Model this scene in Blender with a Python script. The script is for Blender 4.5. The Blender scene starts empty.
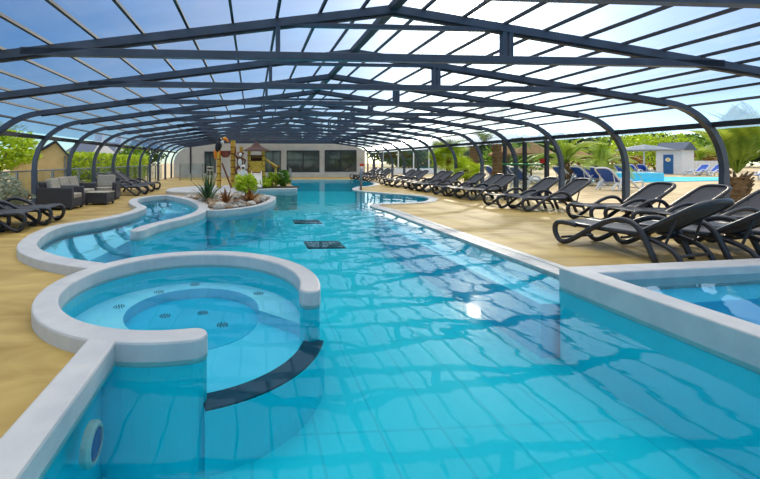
import bpy, math, random
from mathutils import Vector, Matrix, noise
from mathutils.geometry import delaunay_2d_cdt
PI = math.pi; R = math.radians
rnd = random.Random(7)
scene = bpy.context.scene
col = scene.collection

# ------------------------------------------------------------------ camera model
F, CX, CY, H = 390.0, 278.0, 161.0, 1.32
YAW = R(3.8); SN, CS = math.sin(YAW), math.cos(YAW)
def W(px, py, z=0.0):
    """point of the photograph lying at height z -> world"""
    zc = (H - z) * F / (py - CY)
    xc = (px - CX) * zc / F
    return Vector((xc * CS + zc * SN, zc * CS - xc * SN, z))
def WD(px, zc, py=None, z=0.0):
    """point at depth zc under pixel column px (height from py if given)"""
    xc = (px - CX) * zc / F
    if py is not None: z = H - (py - CY) * zc / F
    return Vector((xc * CS + zc * SN, zc * CS - xc * SN, z))

# ------------------------------------------------------------------ materials
def lin(h):
    h = h.lstrip('#'); o = []
    for i in (0, 2, 4):
        c = int(h[i:i+2], 16) / 255
        o.append(c / 12.92 if c <= .04045 else ((c + .055) / 1.055) ** 2.4)
    return (*o, 1)
def newmat(name):
    m = bpy.data.materials.new(name); m.use_nodes = True
    nt = m.node_tree; nt.nodes.clear()
    out = nt.nodes.new('ShaderNodeOutputMaterial')
    return m, nt, out
def pm(name, c1, c2=None, rough=.6, scale=6, stretch=(1, 1, 1), bump=0, bscale=None, metal=0, spec=.5, detail=4, lo=.35, hi=.65, coat=0, transl=0):
    m, nt, out = newmat(name); N = nt.nodes; L = nt.links
    b = N.new('ShaderNodeBsdfPrincipled')
    b.inputs['Roughness'].default_value = rough; b.inputs['Metallic'].default_value = metal
    b.inputs['Specular IOR Level'].default_value = spec; b.inputs['Coat Weight'].default_value = coat
    tc = N.new('ShaderNodeTexCoord'); mp = N.new('ShaderNodeMapping'); mp.inputs['Scale'].default_value = stretch
    L.new(tc.outputs['Object'], mp.inputs['Vector'])
    no = N.new('ShaderNodeTexNoise'); no.inputs['Scale'].default_value = scale; no.inputs['Detail'].default_value = detail
    L.new(mp.outputs[0], no.inputs['Vector'])
    rp = N.new('ShaderNodeValToRGB'); rp.color_ramp.elements[0].position = lo; rp.color_ramp.elements[1].position = hi
    rp.color_ramp.elements[0].color = lin(c1); rp.color_ramp.elements[1].color = lin(c2 or c1)
    L.new(no.outputs['Fac'], rp.inputs['Fac']); L.new(rp.outputs[0], b.inputs['Base Color'])
    if bump:
        n2 = N.new('ShaderNodeTexNoise'); n2.inputs['Scale'].default_value = bscale or scale * 3; n2.inputs['Detail'].default_value = 3
        L.new(mp.outputs[0], n2.inputs['Vector'])
        bp = N.new('ShaderNodeBump'); bp.inputs['Strength'].default_value = bump; bp.inputs['Distance'].default_value = .02
        L.new(n2.outputs['Fac'], bp.inputs['Height']); L.new(bp.outputs[0], b.inputs['Normal'])
    if transl:
        t = N.new('ShaderNodeBsdfTranslucent'); L.new(rp.outputs[0], t.inputs['Color'])
        mx = N.new('ShaderNodeMixShader'); mx.inputs[0].default_value = transl
        L.new(b.outputs[0], mx.inputs[1]); L.new(t.outputs[0], mx.inputs[2]); L.new(mx.outputs[0], out.inputs['Surface'])
    else: L.new(b.outputs[0], out.inputs['Surface'])
    m['bsdf'] = b.name
    return m
M = {}
M['alu'] = pm('slate_aluminium', '#3f4b5e', '#4a576c', rough=.38, scale=3, spec=.6)
M['alu_dark'] = pm('dark_aluminium', '#22272e', '#2c323a', rough=.45, scale=3)
M['deck'] = None
M['white'] = pm('white_coping', '#bfbfc0', '#cbcac8', rough=.5, scale=5, bump=.1, bscale=60)
M['coping'] = pm('pale_coping', '#b0afad', '#cac9c6', rough=.5, scale=9, bump=.2, bscale=50)
M['rattan'] = pm('dark_rattan', '#34353c', '#4a4b53', rough=.6, scale=60, stretch=(1, 1, 3), bump=.6, bscale=90)
M['cushion'] = pm('beige_cushion', '#a19a8c', '#b4ad9f', rough=.85, scale=12, bump=.2)
M['plastic'] = pm('charcoal_plastic', '#2a2b31', '#33343b', rough=.35, scale=8, spec=.6)
M['sling'] = pm('charcoal_sling', '#33353b', '#484a50', rough=.55, scale=120, stretch=(1, 1, 1), bump=.3, bscale=200)
M['wframe'] = pm('white_plastic', '#e6e8ea', '#dfe2e6', rough=.4)
M['blue'] = pm('blue_sling', '#1d4fb4', '#2a5fc4', rough=.6, scale=60)
M['navy'] = pm('navy_tile', '#1d2a3e', '#2a3a50', rough=.3, scale=14)
M['teal'] = pm('teal_tile', '#1287a6', '#1c93b0', rough=.3, scale=14)
M['bamboo'] = pm('bamboo', '#c89a2a', '#e6bf4a', rough=.45, scale=8)
M['bamboo_node'] = pm('bamboo_node', '#8a5a1c', '#a06a22', rough=.6)
M['wood'] = pm('brown_wood', '#6b3e22', '#8a5530', rough=.6, scale=14, stretch=(1, 1, .2))
M['roof_brown'] = pm('brown_roof', '#4a2f2a', '#5f3d34', rough=.7, scale=10)
M['maroon'] = pm('reddish_resin', '#7c3426', '#8e4230', rough=.5)
M['black'] = pm('black_resin', '#14161c', '#1e222a', rough=.35)
M['orange'] = pm('orange_resin', '#f07a14', '#f89a20', rough=.4)
M['yellow'] = pm('yellow_resin', '#f4c81e', '#f8d440', rough=.4)
M['offwhite'] = pm('offwhite_resin', '#e8e4dc', '#f0ece6', rough=.5)
M['furbrown'] = pm('brown_resin', '#6a3a20', '#7c4828', rough=.6, scale=20)
M['wall'] = pm('white_render', '#cfcdc9', '#d9d7d2', rough=.85, scale=2)
M['cream'] = pm('cream_render', '#e2bf80', '#edcd92', rough=.9, scale=3)
M['slate'] = pm('slate_roof', '#3f4a5a', '#55627a', rough=.6, scale=14, stretch=(1, 4, 1))
M['bwhite'] = pm('house_white', '#e2e3e4', '#efefee', rough=.8)
M['door_blue'] = pm('blue_door', '#1f5a94', '#27669f', rough=.5)
M['stone'] = [pm('stone_%s' % n, a, b, rough=.75, scale=5, bump=.3) for n, a, b in
              (('grey', '#8d8a84', '#a8a49c'), ('tan', '#a48c6c', '#bda684'), ('pale', '#b9b2a6', '#cfc9bd'), ('brown', '#7d6850', '#937c62'))]
M['soil'] = pm('dark_soil', '#4a3a2c', '#66523c', rough=.95, scale=20, bump=.6)
M['leaf_yellow'] = pm('leaf_yellow_green', '#a9c41c', '#cfe03a', rough=.5, scale=3, transl=.45)
M['leaf_green'] = pm('leaf_green', '#4f7a1e', '#86a832', rough=.5, scale=2, transl=.4)
M['leaf_bright'] = pm('leaf_bright', '#8fb01c', '#c2d436', rough=.5, scale=2, transl=.5)
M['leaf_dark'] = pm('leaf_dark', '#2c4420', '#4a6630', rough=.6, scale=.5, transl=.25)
M['leaf_palm'] = pm('leaf_palm', '#7a9a28', '#b4c84a', rough=.45, scale=1.5, transl=.45)
M['leaf_silver'] = pm('leaf_silver', '#8b957e', '#b6bda6', rough=.7, scale=3, transl=.3)
M['leaf_bronze'] = pm('leaf_bronze', '#7a4626', '#a8763a', rough=.5, scale=4, transl=.35)
M['leaf_spiky'] = pm('leaf_spiky', '#3c5a3c', '#5c7c50', rough=.5, scale=4, transl=.3)
M['bark'] = pm('bark', '#5a4630', '#8a6e4a', rough=.9, scale=10, stretch=(1, 1, 3), bump=.8)
M['thatch'] = pm('thatch', '#8a6a44', '#b08c5e', rough=.95, scale=30, bump=.8)
M['canvas'] = pm('canvas', '#8e98a4', '#a8b0b8', rough=.8, transl=.2)
M['ground'] = pm('outdoor_paving', '#b29c74', '#cdb88e', rough=.85, scale=1.2, bump=.1)
M['metal'] = pm('brushed_metal', '#8c9096', '#a4a8ae', rough=.3, metal=.9)
M['paper'] = pm('notice_board', '#b8bcae', '#d0d4c4', rough=.7)
M['greenplastic'] = pm('green_sign', '#1f8a4a', '#279a56', rough=.5)
M['red'] = pm('red_plastic', '#c02a1c', '#cc3424', rough=.5)
M['jet'] = pm('jet_grey', '#3c6a7c', '#4a7a8a', rough=.5)
M['grille'] = pm('dark_grille', '#20343c', '#2c444c', rough=.5, scale=80)
M['hill'] = pm('far_trees', '#26361e', '#3e5230', rough=.9, scale=1.2, bump=.8)

def deck_mat():
    m, nt, out = newmat('sandy_concrete'); N = nt.nodes; L = nt.links
    b = N.new('ShaderNodeBsdfPrincipled'); b.inputs['Roughness'].default_value = .62
    tc = N.new('ShaderNodeTexCoord')
    mp = N.new('ShaderNodeMapping'); mp.inputs['Scale'].default_value = (.5, 1.5, 1); mp.inputs['Rotation'].default_value = (0, 0, R(20))
    L.new(tc.outputs['Object'], mp.inputs[0])
    n1 = N.new('ShaderNodeTexNoise'); n1.inputs['Scale'].default_value = 1.6; n1.inputs['Detail'].default_value = 7; n1.inputs['Distortion'].default_value = 1.0
    n2 = N.new('ShaderNodeTexNoise'); n2.inputs['Scale'].default_value = .45; n2.inputs['Detail'].default_value = 3
    L.new(mp.outputs[0], n1.inputs[0]); L.new(tc.outputs['Object'], n2.inputs[0])
    r1 = N.new('ShaderNodeValToRGB'); e = r1.color_ramp.elements
    e[0].position = .32; e[0].color = lin('#a6843a'); e[1].position = .68; e[1].color = lin('#d2b468')
    k = e.new(.5); k.color = lin('#bc9e56')
    L.new(n1.outputs['Fac'], r1.inputs[0])
    mx = N.new('ShaderNodeMixRGB'); mx.blend_type = 'MULTIPLY'; mx.inputs[0].default_value = .6
    r2 = N.new('ShaderNodeValToRGB'); r2.color_ramp.elements[0].position = .35; r2.color_ramp.elements[1].position = .7
    r2.color_ramp.elements[0].color = (.72, .72, .72, 1); r2.color_ramp.elements[1].color = (1, 1, 1, 1)
    L.new(n2.outputs['Fac'], r2.inputs[0]); L.new(r1.outputs[0], mx.inputs[1]); L.new(r2.outputs[0], mx.inputs[2])
    L.new(mx.outputs[0], b.inputs['Base Color'])
    n3 = N.new('ShaderNodeTexNoise'); n3.inputs['Scale'].default_value = 60; n3.inputs['Detail'].default_value = 2
    L.new(tc.outputs['Object'], n3.inputs[0])
    bp = N.new('ShaderNodeBump'); bp.inputs['Strength'].default_value = .15; bp.inputs['Distance'].default_value = .01
    L.new(n3.outputs['Fac'], bp.inputs['Height']); L.new(bp.outputs[0], b.inputs['Normal'])
    L.new(b.outputs[0], out.inputs[0]); return m
M['deck'] = deck_mat()

def liner_mat(name, base, line, tile=.5, width=.012):
    m, nt, out = newmat(name); N = nt.nodes; L = nt.links
    b = N.new('ShaderNodeBsdfPrincipled'); b.inputs['Roughness'].default_value = .5
    tc = N.new('ShaderNodeTexCoord')
    br = N.new('ShaderNodeTexBrick'); br.offset = 0; br.inputs['Scale'].default_value = 1
    br.inputs['Brick Width'].default_value = tile * 3; br.inputs['Row Height'].default_value = tile
    br.inputs['Mortar Size'].default_value = width; br.inputs['Color1'].default_value = lin(base)
    br.inputs['Color2'].default_value = lin(base); br.inputs['Mortar'].default_value = lin(line)
    mp = N.new('ShaderNodeMapping'); mp.inputs['Rotation'].default_value = (0, 0, PI / 2)
    L.new(tc.outputs['Object'], mp.inputs[0]); L.new(mp.outputs[0], br.inputs[0])
    L.new(br.outputs[0], b.inputs['Base Color']); L.new(b.outputs[0], out.inputs[0]); return m
M['liner'] = liner_mat('blue_liner', '#00cce2', '#00c0d8', .5)
M['liner_wall'] = pm('blue_liner_wall', '#00dcf0', '#00e2f4', rough=.5, scale=2)
M['liner_pale'] = pm('pale_liner', '#a0daf4', '#b4e4f8', rough=.5, scale=3)
M['well'] = pm('well_liner', '#1cb4dc', '#28bce2', rough=.5, scale=3)
M['liner_mid'] = pm('mid_liner', '#58cdee', '#66d4f2', rough=.5, scale=3)

def water_mat(name, tint, rough=.0, wave=.5, scale=1.0):
    m, nt, out = newmat(name); N = nt.nodes; L = nt.links
    tr = N.new('ShaderNodeBsdfTransparent'); tr.inputs[0].default_value = tint
    gl = N.new('ShaderNodeBsdfGlossy'); gl.inputs['Roughness'].default_value = rough
    fr0 = N.new('ShaderNodeFresnel'); fr0.inputs['IOR'].default_value = 1.33
    fr = N.new('ShaderNodeMath'); fr.operation = 'MULTIPLY'; fr.inputs[1].default_value = .75; L.new(fr0.outputs[0], fr.inputs[0])
    tc = N.new('ShaderNodeTexCoord')
    mp = N.new('ShaderNodeMapping'); mp.inputs['Scale'].default_value = (scale, scale * .8, scale); L.new(tc.outputs['Object'], mp.inputs[0])
    n1 = N.new('ShaderNodeTexNoise'); n1.inputs['Scale'].default_value = 1.1; n1.inputs['Detail'].default_value = 1.5; n1.inputs['Distortion'].default_value = .4
    n2 = N.new('ShaderNodeTexNoise'); n2.inputs['Scale'].default_value = 5; n2.inputs['Detail'].default_value = 2
    L.new(mp.outputs[0], n1.inputs[0]); L.new(mp.outputs[0], n2.inputs[0])
    ad = N.new('ShaderNodeMath'); ad.operation = 'MULTIPLY_ADD'; ad.inputs[1].default_value = .10
    L.new(n2.outputs['Fac'], ad.inputs[0]); L.new(n1.outputs['Fac'], ad.inputs[2])
    bp = N.new('ShaderNodeBump'); bp.inputs['Strength'].default_value = 1; bp.inputs['Distance'].default_value = .02 * wave
    L.new(ad.outputs[0], bp.inputs['Height'])
    L.new(bp.outputs[0], gl.inputs['Normal']); L.new(bp.outputs[0], fr0.inputs['Normal'])
    mx = N.new('ShaderNodeMixShader'); L.new(fr.outputs[0], mx.inputs[0]); L.new(tr.outputs[0], mx.inputs[1]); L.new(gl.outputs[0], mx.inputs[2])
    L.new(mx.outputs[0], out.inputs[0]); return m
M['water'] = water_mat('pool_water', (.66, .97, .99, 1), .025, .45)
M['water_basin'] = water_mat('basin_water', (.6, .86, .95, 1), .02, .5)
def glass_mat(name, tint, ior=1.45, dark=0):
    m, nt, out = newmat(name); N = nt.nodes; L = nt.links
    tr = N.new('ShaderNodeBsdfTransparent'); tr.inputs[0].default_value = tint
    gl = N.new('ShaderNodeBsdfGlossy'); gl.inputs['Roughness'].default_value = .01
    lw = N.new('ShaderNodeLayerWeight'); lw.inputs[0].default_value = .5
    pw = N.new('ShaderNodeMath'); pw.operation = 'POWER'; pw.inputs[1].default_value = 4.5; L.new(lw.outputs['Facing'], pw.inputs[0])
    fr = N.new('ShaderNodeMath'); fr.operation = 'MULTIPLY_ADD'; fr.inputs[1].default_value = .6; fr.inputs[2].default_value = .04; L.new(pw.outputs[0], fr.inputs[0])
    mx = N.new('ShaderNodeMixShader'); L.new(fr.outputs[0], mx.inputs[0]); L.new(tr.outputs[0], mx.inputs[1]); L.new(gl.outputs[0], mx.inputs[2])
    L.new(mx.outputs[0], out.inputs[0]); return m
M['glass'] = glass_mat('clear_glass', (.86, .9, .9, 1))
M['darkglass'] = pm('dark_window_glass', '#2e3638', '#4a5452', rough=.06, scale=1.5, spec=1.0)
def panel_mat():
    m, nt, out = newmat('roof_polycarbonate'); N = nt.nodes; L = nt.links
    tr = N.new('ShaderNodeBsdfTransparent'); tr.inputs[0].default_value = (.80, .86, .93, 1)
    rf = N.new('ShaderNodeBsdfRefraction'); rf.inputs['Color'].default_value = (.84, .88, .93, 1); rf.inputs['Roughness'].default_value = .22; rf.inputs['IOR'].default_value = 1.15
    tl = N.new('ShaderNodeBsdfTranslucent'); tl.inputs[0].default_value = (.8, .82, .84, 1)
    gl = N.new('ShaderNodeBsdfGlossy'); gl.inputs['Color'].default_value = (.3, .33, .38, 1); gl.inputs['Roughness'].default_value = .15
    fr = N.new('ShaderNodeFresnel'); fr.inputs['IOR'].default_value = 1.3
    a = N.new('ShaderNodeMixShader'); a.inputs[0].default_value = .5
    L.new(tr.outputs[0], a.inputs[1]); L.new(rf.outputs[0], a.inputs[2])
    b = N.new('ShaderNodeMixShader'); b.inputs[0].default_value = .28
    tc = N.new('ShaderNodeTexCoord'); mp = N.new('ShaderNodeMapping'); mp.inputs['Scale'].default_value = (.5, .5, .5); L.new(tc.outputs['Object'], mp.inputs[0])
    no = N.new('ShaderNodeTexNoise'); no.inputs['Scale'].default_value = 1.2; no.inputs['Detail'].default_value = 5; L.new(mp.outputs[0], no.inputs[0])
    mr = N.new('ShaderNodeMapRange'); mr.inputs['From Min'].default_value = .3; mr.inputs['From Max'].default_value = .7
    mr.inputs['To Min'].default_value = .01; mr.inputs['To Max'].default_value = .09; L.new(no.outputs['Fac'], mr.inputs[0]); L.new(mr.outputs[0], b.inputs[0])
    L.new(a.outputs[0], b.inputs[1]); L.new(tl.outputs[0], b.inputs[2])
    lw = N.new('ShaderNodeLayerWeight'); lw.inputs[0].default_value = .5
    pw = N.new('ShaderNodeMath'); pw.operation = 'POWER'; pw.inputs[1].default_value = 2.2; L.new(lw.outputs['Facing'], pw.inputs[0])
    ml = N.new('ShaderNodeMath'); ml.operation = 'MULTIPLY_ADD'; ml.inputs[1].default_value = .5; ml.inputs[2].default_value = .05; L.new(pw.outputs[0], ml.inputs[0])
    c = N.new('ShaderNodeMixShader'); L.new(ml.outputs[0], c.inputs[0]); L.new(b.outputs[0], c.inputs[1]); L.new(gl.outputs[0], c.inputs[2])
    L.new(c.outputs[0], out.inputs[0]); return m
M['panel'] = panel_mat()

# ------------------------------------------------------------------ mesh helpers
class MB:
    def __init__(s): s.v = []; s.f = []; s.mi = []; s.cur = 0
    def add(s, vs, fs):
        o = len(s.v); s.v += [tuple(v) for v in vs]
        for f in fs: s.f.append(tuple(i + o for i in f)); s.mi.append(s.cur)
        return s
    def box(s, lo, hi, mat=None):
        x0, y0, z0 = lo; x1, y1, z1 = hi
        vs = [Vector(p) for p in ((x0,y0,z0),(x1,y0,z0),(x1,y1,z0),(x0,y1,z0),(x0,y0,z1),(x1,y0,z1),(x1,y1,z1),(x0,y1,z1))]
        if mat: vs = [mat @ v for v in vs]
        return s.add(vs, [(0,3,2,1),(4,5,6,7),(0,1,5,4),(1,2,6,5),(2,3,7,6),(3,0,4,7)])
    def tube(s, pts, r, n=8, sy=1.0, cap=True, closed=False):
        """round/oval tube along pts; r number or list"""
        pts = [Vector(p) for p in pts]; k = len(pts); rs = r if isinstance(r, (list, tuple)) else [r] * k
        vs = []; fs = []; up = None
        for i, p in enumerate(pts):
            a = pts[(i - 1) % k] if (closed or i) else p; b = pts[(i + 1) % k] if (closed or i < k - 1) else p
            t = (b - a).normalized()
            if up is None:
                up = Vector((0, 0, 1)) if abs(t.z) < .9 else Vector((1, 0, 0))
            u = (up - t * up.dot(t)).normalized(); up = u; w = t.cross(u)
            for j in range(n):
                q = 2 * PI * j / n
                vs.append(p + u * math.cos(q) * rs[i] + w * math.sin(q) * rs[i] * sy)
        m = k if closed else k - 1
        for i in range(m):
            for j in range(n):
                a = i * n + j; b = i * n + (j + 1) % n; c = ((i + 1) % k) * n + (j + 1) % n; d = ((i + 1) % k) * n + j
                fs.append((a, b, c, d))
        if cap and not closed: fs.append(tuple(range(n))[::-1]); fs.append(tuple((k - 1) * n + j for j in range(n)))
        return s.add(vs, fs)
    def lathe(s, prof, c=(0, 0, 0), n=16, sx=1, sy=1, mat=None):
        vs = []; fs = []; k = len(prof)
        for r, z in prof:
            for j in range(n):
                q = 2 * PI * j / n; v = Vector((r * math.cos(q) * sx, r * math.sin(q) * sy, z))
                v = mat @ v if mat else v
                vs.append(v + Vector(c))
        for i in range(k - 1):
            for j in range(n): fs.append((i*n+j, i*n+(j+1)%n, (i+1)*n+(j+1)%n, (i+1)*n+j))
        fs.append(tuple(range(n))[::-1]); fs.append(tuple((k-1)*n+j for j in range(n)))
        return s.add(vs, fs)
    def ell(s, c, r, n=12, m=8, rot=None):
        prof = [(max(.02, math.sin(PI * i / m)), -math.cos(PI * i / m)) for i in range(m + 1)]
        mt = (rot or Matrix.Identity(3)) @ Matrix.Diagonal(Vector(r))
        return s.lathe(prof, c, n, mat=mt)
    def prism(s, poly, z0, z1):
        """poly CCW list of (x,y)"""
        n = len(poly); a = sum(poly[i][0]*poly[(i+1)%n][1]-poly[(i+1)%n][0]*poly[i][1] for i in range(n))
        if a < 0: poly = poly[::-1]
        vs = [(p[0], p[1], z0) for p in poly] + [(p[0], p[1], z1) for p in poly]
        fs = [tuple(range(n))[::-1], tuple(range(n, 2*n))] + [(i, (i+1)%n, n+(i+1)%n, n+i) for i in range(n)]
        return s.add(vs, fs)
    def sweepXZ(s, path, y, depth, wid):
        """rectangular bar bent in the XZ plane at y; depth in-plane, wid along y"""
        k = len(path); vs = []; fs = []
        for i, (x, z) in enumerate(path):
            a = path[max(0, i-1)]; b = path[min(k-1, i+1)]
            t = Vector((b[0]-a[0], b[1]-a[1])).normalized(); n = Vector((-t.y, t.x)) * depth / 2
            vs += [(x+n.x, y-wid/2, z+n.y), (x+n.x, y+wid/2, z+n.y), (x-n.x, y+wid/2, z-n.y), (x-n.x, y-wid/2, z-n.y)]
        for i in range(k-1):
            for j in range(4): fs.append((i*4+j, i*4+(j+1)%4, (i+1)*4+(j+1)%4, (i+1)*4+j))
        fs.append((3,2,1,0)); fs.append(tuple((k-1)*4+j for j in range(4)))
        return s.add(vs, fs)
    def build(s, name, mat, parent=None, smooth=False, bevel=0, loc=None):
        me = bpy.data.meshes.new(name); me.from_pydata(s.v, [], s.f)
        for m in (mat if isinstance(mat, list) else [mat]): me.materials.append(m)
        if isinstance(mat, list): me.polygons.foreach_set('material_index', s.mi)
        if smooth: me.polygons.foreach_set('use_smooth', [True] * len(me.polygons))
        me.update()
        o = bpy.data.objects.new(name, me); col.objects.link(o)
        if loc is not None: o.location = loc
        if parent: o.parent = parent
        if bevel:
            bv = o.modifiers.new('bevel', 'BEVEL'); bv.width = bevel; bv.segments = 2; bv.limit_method = 'ANGLE'; bv.angle_limit = R(40)
        return o
def tag(o, label=None, cat=None, group=None, kind=None):
    if label: o['label'] = label
    if cat: o['category'] = cat
    if group: o['group'] = group
    if kind: o['kind'] = kind
    return o
def empty(name, loc=(0, 0, 0), rz=0, label=None, cat=None, group=None, kind=None):
    o = bpy.data.objects.new(name, None); o.empty_display_size = .2; col.objects.link(o); o.location = loc; o.rotation_euler.z = rz
    return tag(o, label, cat, group, kind)
def copy_tree(o, parent=None):
    c = o.copy(); col.objects.link(c)
    if parent: c.parent = parent
    for ch in list(o.children): copy_tree(ch, c)
    return c
def struct(o): o['kind'] = 'structure'; return o
def smooth_path(pts, sub=6, closed=False):
    """Catmull-Rom"""
    pts = [Vector(p) for p in pts]; n = len(pts); out = []
    rng = n if closed else n - 1
    for i in range(rng):
        p0 = pts[(i-1) % n] if closed or i else pts[0]; p1 = pts[i]; p2 = pts[(i+1) % n]; p3 = pts[(i+2) % n] if closed or i < n-2 else pts[-1]
        for j in range(sub):
            t = j / sub
            out.append(.5 * ((2*p1) + (p2-p0)*t + (2*p0-5*p1+4*p2-p3)*t*t + (3*p1-p0-3*p2+p3)*t**3))
    if not closed: out.append(pts[-1])
    return out
def offset(path, d):
    out = []; k = len(path)
    for i in range(k):
        a = path[max(0, i-1)]; b = path[min(k-1, i+1)]
        t = Vector((b[0]-a[0], b[1]-a[1])).normalized()
        out.append(Vector((path[i][0] - t.y*d, path[i][1] + t.x*d)))
    return out
def band_poly(path, w, capa=True, capb=True):
    """outline of a wall of width w (number or list) along a path with rounded ends"""
    k = len(path); ws = w if isinstance(w, list) else [w]*k; L = []; Rr = []
    for i in range(k):
        a = path[max(0, i-1)]; b = path[min(k-1, i+1)]
        t = Vector((b[0]-a[0], b[1]-a[1])).normalized(); n = Vector((-t.y, t.x))*ws[i]/2; p = Vector((path[i][0], path[i][1]))
        L.append(p+n); Rr.append(p-n)
        if i == 0: ta = t
        if i == k-1: tb = t
    poly = list(L)
    if capb:
        c = Vector(path[-1][:2]); n = Vector((-tb.y, tb.x))
        for q in range(1, 8): poly.append(c + (n*math.cos(PI*q/8) + tb*math.sin(PI*q/8))*ws[-1]/2)
    poly += Rr[::-1]
    if capa:
        c = Vector(path[0][:2]); n = Vector((-ta.y, ta.x))
        for q in range(1, 8): poly.append(c + (-n*math.cos(PI*q/8) - ta*math.sin(PI*q/8))*ws[0]/2)
    return poly
def cdt(outer, holes):
    """triangulated region: outer polygon minus holes"""
    co = []; fs = []
    for lp in [outer] + holes:
        n = len(lp); a = sum(lp[i][0]*lp[(i+1)%n][1]-lp[(i+1)%n][0]*lp[i][1] for i in range(n))
        if (a < 0): lp = lp[::-1]
        fs.append(list(range(len(co), len(co)+n))); co += [Vector((p[0], p[1])) for p in lp]
    r = delaunay_2d_cdt(co, [], fs, 0, 1e-6, True)
    v, e, f, _, _, of = r
    tris = [t for t, o in zip(f, of) if o == [0]]
    return [(p.x, p.y) for p in v], tris

# ------------------------------------------------------------------ world, camera, sun
def setup():
    cam = bpy.data.cameras.new('camera'); co = bpy.data.objects.new('camera', cam); col.objects.link(co)
    co.location = (0, 0, H); co.rotation_euler = (PI/2, 0, -YAW)
    cam.sensor_fit = 'HORIZONTAL'; cam.sensor_width = 36; cam.lens = F/760*36
    cam.shift_x = (380 - CX)/760; cam.shift_y = -(239.5 - CY)/760; cam.clip_end = 800
    scene.camera = co
    w = bpy.data.worlds.new('sky'); scene.world = w; w.use_nodes = True; nt = w.node_tree; N = nt.nodes; L = nt.links; N.clear()
    out = N.new('ShaderNodeOutputWorld'); bg = N.new('ShaderNodeBackground')
    sky = N.new('ShaderNodeTexSky'); sky.sky_type = 'NISHITA'; sky.sun_disc = False
    sky.sun_elevation = R(SUN_EL); sky.sun_rotation = R(SUN_AZ)
    sky.air_density = 1.0; sky.dust_density = .4; sky.ozone_density = 4
    tc = N.new('ShaderNodeTexCoord'); mp = N.new('ShaderNodeMapping'); mp.inputs['Scale'].default_value = (1, 1, 2.6)
    no = N.new('ShaderNodeTexNoise'); no.inputs['Scale'].default_value = 2.2; no.inputs['Detail'].default_value = 7; no.inputs['Distortion'].default_value = .6
    L.new(tc.outputs['Generated'], mp.inputs[0]); L.new(mp.outputs[0], no.inputs[0])
    rp = N.new('ShaderNodeValToRGB'); rp.color_ramp.elements[0].position = .5; rp.color_ramp.elements[1].position = .75
    rp.color_ramp.elements[0].color = (0, 0, 0, 1); rp.color_ramp.elements[1].color = (.5, .5, .5, 1)
    L.new(no.outputs['Fac'], rp.inputs[0])
    mx = N.new('ShaderNodeMixRGB'); mx.inputs[2].default_value = (11, 11.5, 12.5, 1)
    gb = N.new('ShaderNodeMixRGB'); gb.blend_type = 'MULTIPLY'; gb.inputs[0].default_value = 1; gb.inputs[2].default_value = (2.1, 2.9, 3.3, 1); L.new(sky.outputs[0], gb.inputs[1])
    L.new(rp.outputs[0], mx.inputs[0]); L.new(gb.outputs[0], mx.inputs[1])
    sx = N.new('ShaderNodeSeparateXYZ'); L.new(tc.outputs['Generated'], sx.inputs[0])
    mr = N.new('ShaderNodeMapRange'); mr.inputs['From Min'].default_value = .55; mr.inputs['From Max'].default_value = .92; L.new(sx.outputs['Z'], mr.inputs[0])
    m2 = N.new('ShaderNodeMixRGB'); m2.inputs[2].default_value = ZEN; L.new(mr.outputs[0], m2.inputs[0]); L.new(mx.outputs[0], m2.inputs[1])
    # bright haze around the sun
    sd = (math.sin(R(SUN_AZ))*math.cos(R(SUN_EL)), math.cos(R(SUN_AZ))*math.cos(R(SUN_EL)), math.sin(R(SUN_EL)))
    nm = N.new('ShaderNodeVectorMath'); nm.operation = 'NORMALIZE'; L.new(tc.outputs['Generated'], nm.inputs[0])
    dt = N.new('ShaderNodeVectorMath'); dt.operation = 'DOT_PRODUCT'; dt.inputs[1].default_value = sd; L.new(nm.outputs[0], dt.inputs[0])
    mxx = N.new('ShaderNodeMath'); mxx.operation = 'MAXIMUM'; mxx.inputs[1].default_value = 0; L.new(dt.outputs['Value'], mxx.inputs[0])
    cur = m2.outputs[0]
    for pw, k in ((900, 150), (60, 60), (10, 9.0), (3, 3.0)):
        p = N.new('ShaderNodeMath'); p.operation = 'POWER'; p.inputs[1].default_value = pw; L.new(mxx.outputs[0], p.inputs[0])
        sc_ = N.new('ShaderNodeVectorMath'); sc_.operation = 'SCALE'; sc_.inputs[0].default_value = (k, k*.86, k*.62); L.new(p.outputs[0], sc_.inputs['Scale'])
        ad = N.new('ShaderNodeVectorMath'); ad.operation = 'ADD'; L.new(cur, ad.inputs[0]); L.new(sc_.outputs[0], ad.inputs[1]); cur = ad.outputs[0]
    L.new(cur, bg.inputs[0]); bg.inputs[1].default_value = SKY
    L.new(bg.outputs[0], out.inputs[0])
    s = bpy.data.lights.new('sun', 'SUN'); s.energy = SUN; s.angle = R(1.2); s.color = (1, .86, .66)
    so = bpy.data.objects.new('sun', s); col.objects.link(so)
    d = Vector((math.sin(R(SUN_AZ))*math.cos(R(SUN_EL)), math.cos(R(SUN_AZ))*math.cos(R(SUN_EL)), math.sin(R(SUN_EL))))
    so.rotation_euler = d.to_track_quat('Z', 'Y').to_euler()
    so.location = d*30
    vs = scene.view_settings; vs.view_transform = 'Standard'; vs.look = 'None'; vs.gamma = 1; vs.use_curve_mapping = False; vs.exposure = EXPO
    cy = scene.cycles; cy.use_denoising = True; cy.max_bounces = 10; cy.transparent_max_bounces = 24; cy.transmission_bounces = 8
    cy.caustics_reflective = False; cy.caustics_refractive = True; cy.sample_clamp_indirect = 6; cy.blur_glossy = .5
SUN_EL, SUN_AZ = 18.5, 30.5
SKY, SUN, EXPO = .10, 4.2, -.75
ZEN = (44, 42, 39, 1)
setup()

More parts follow.
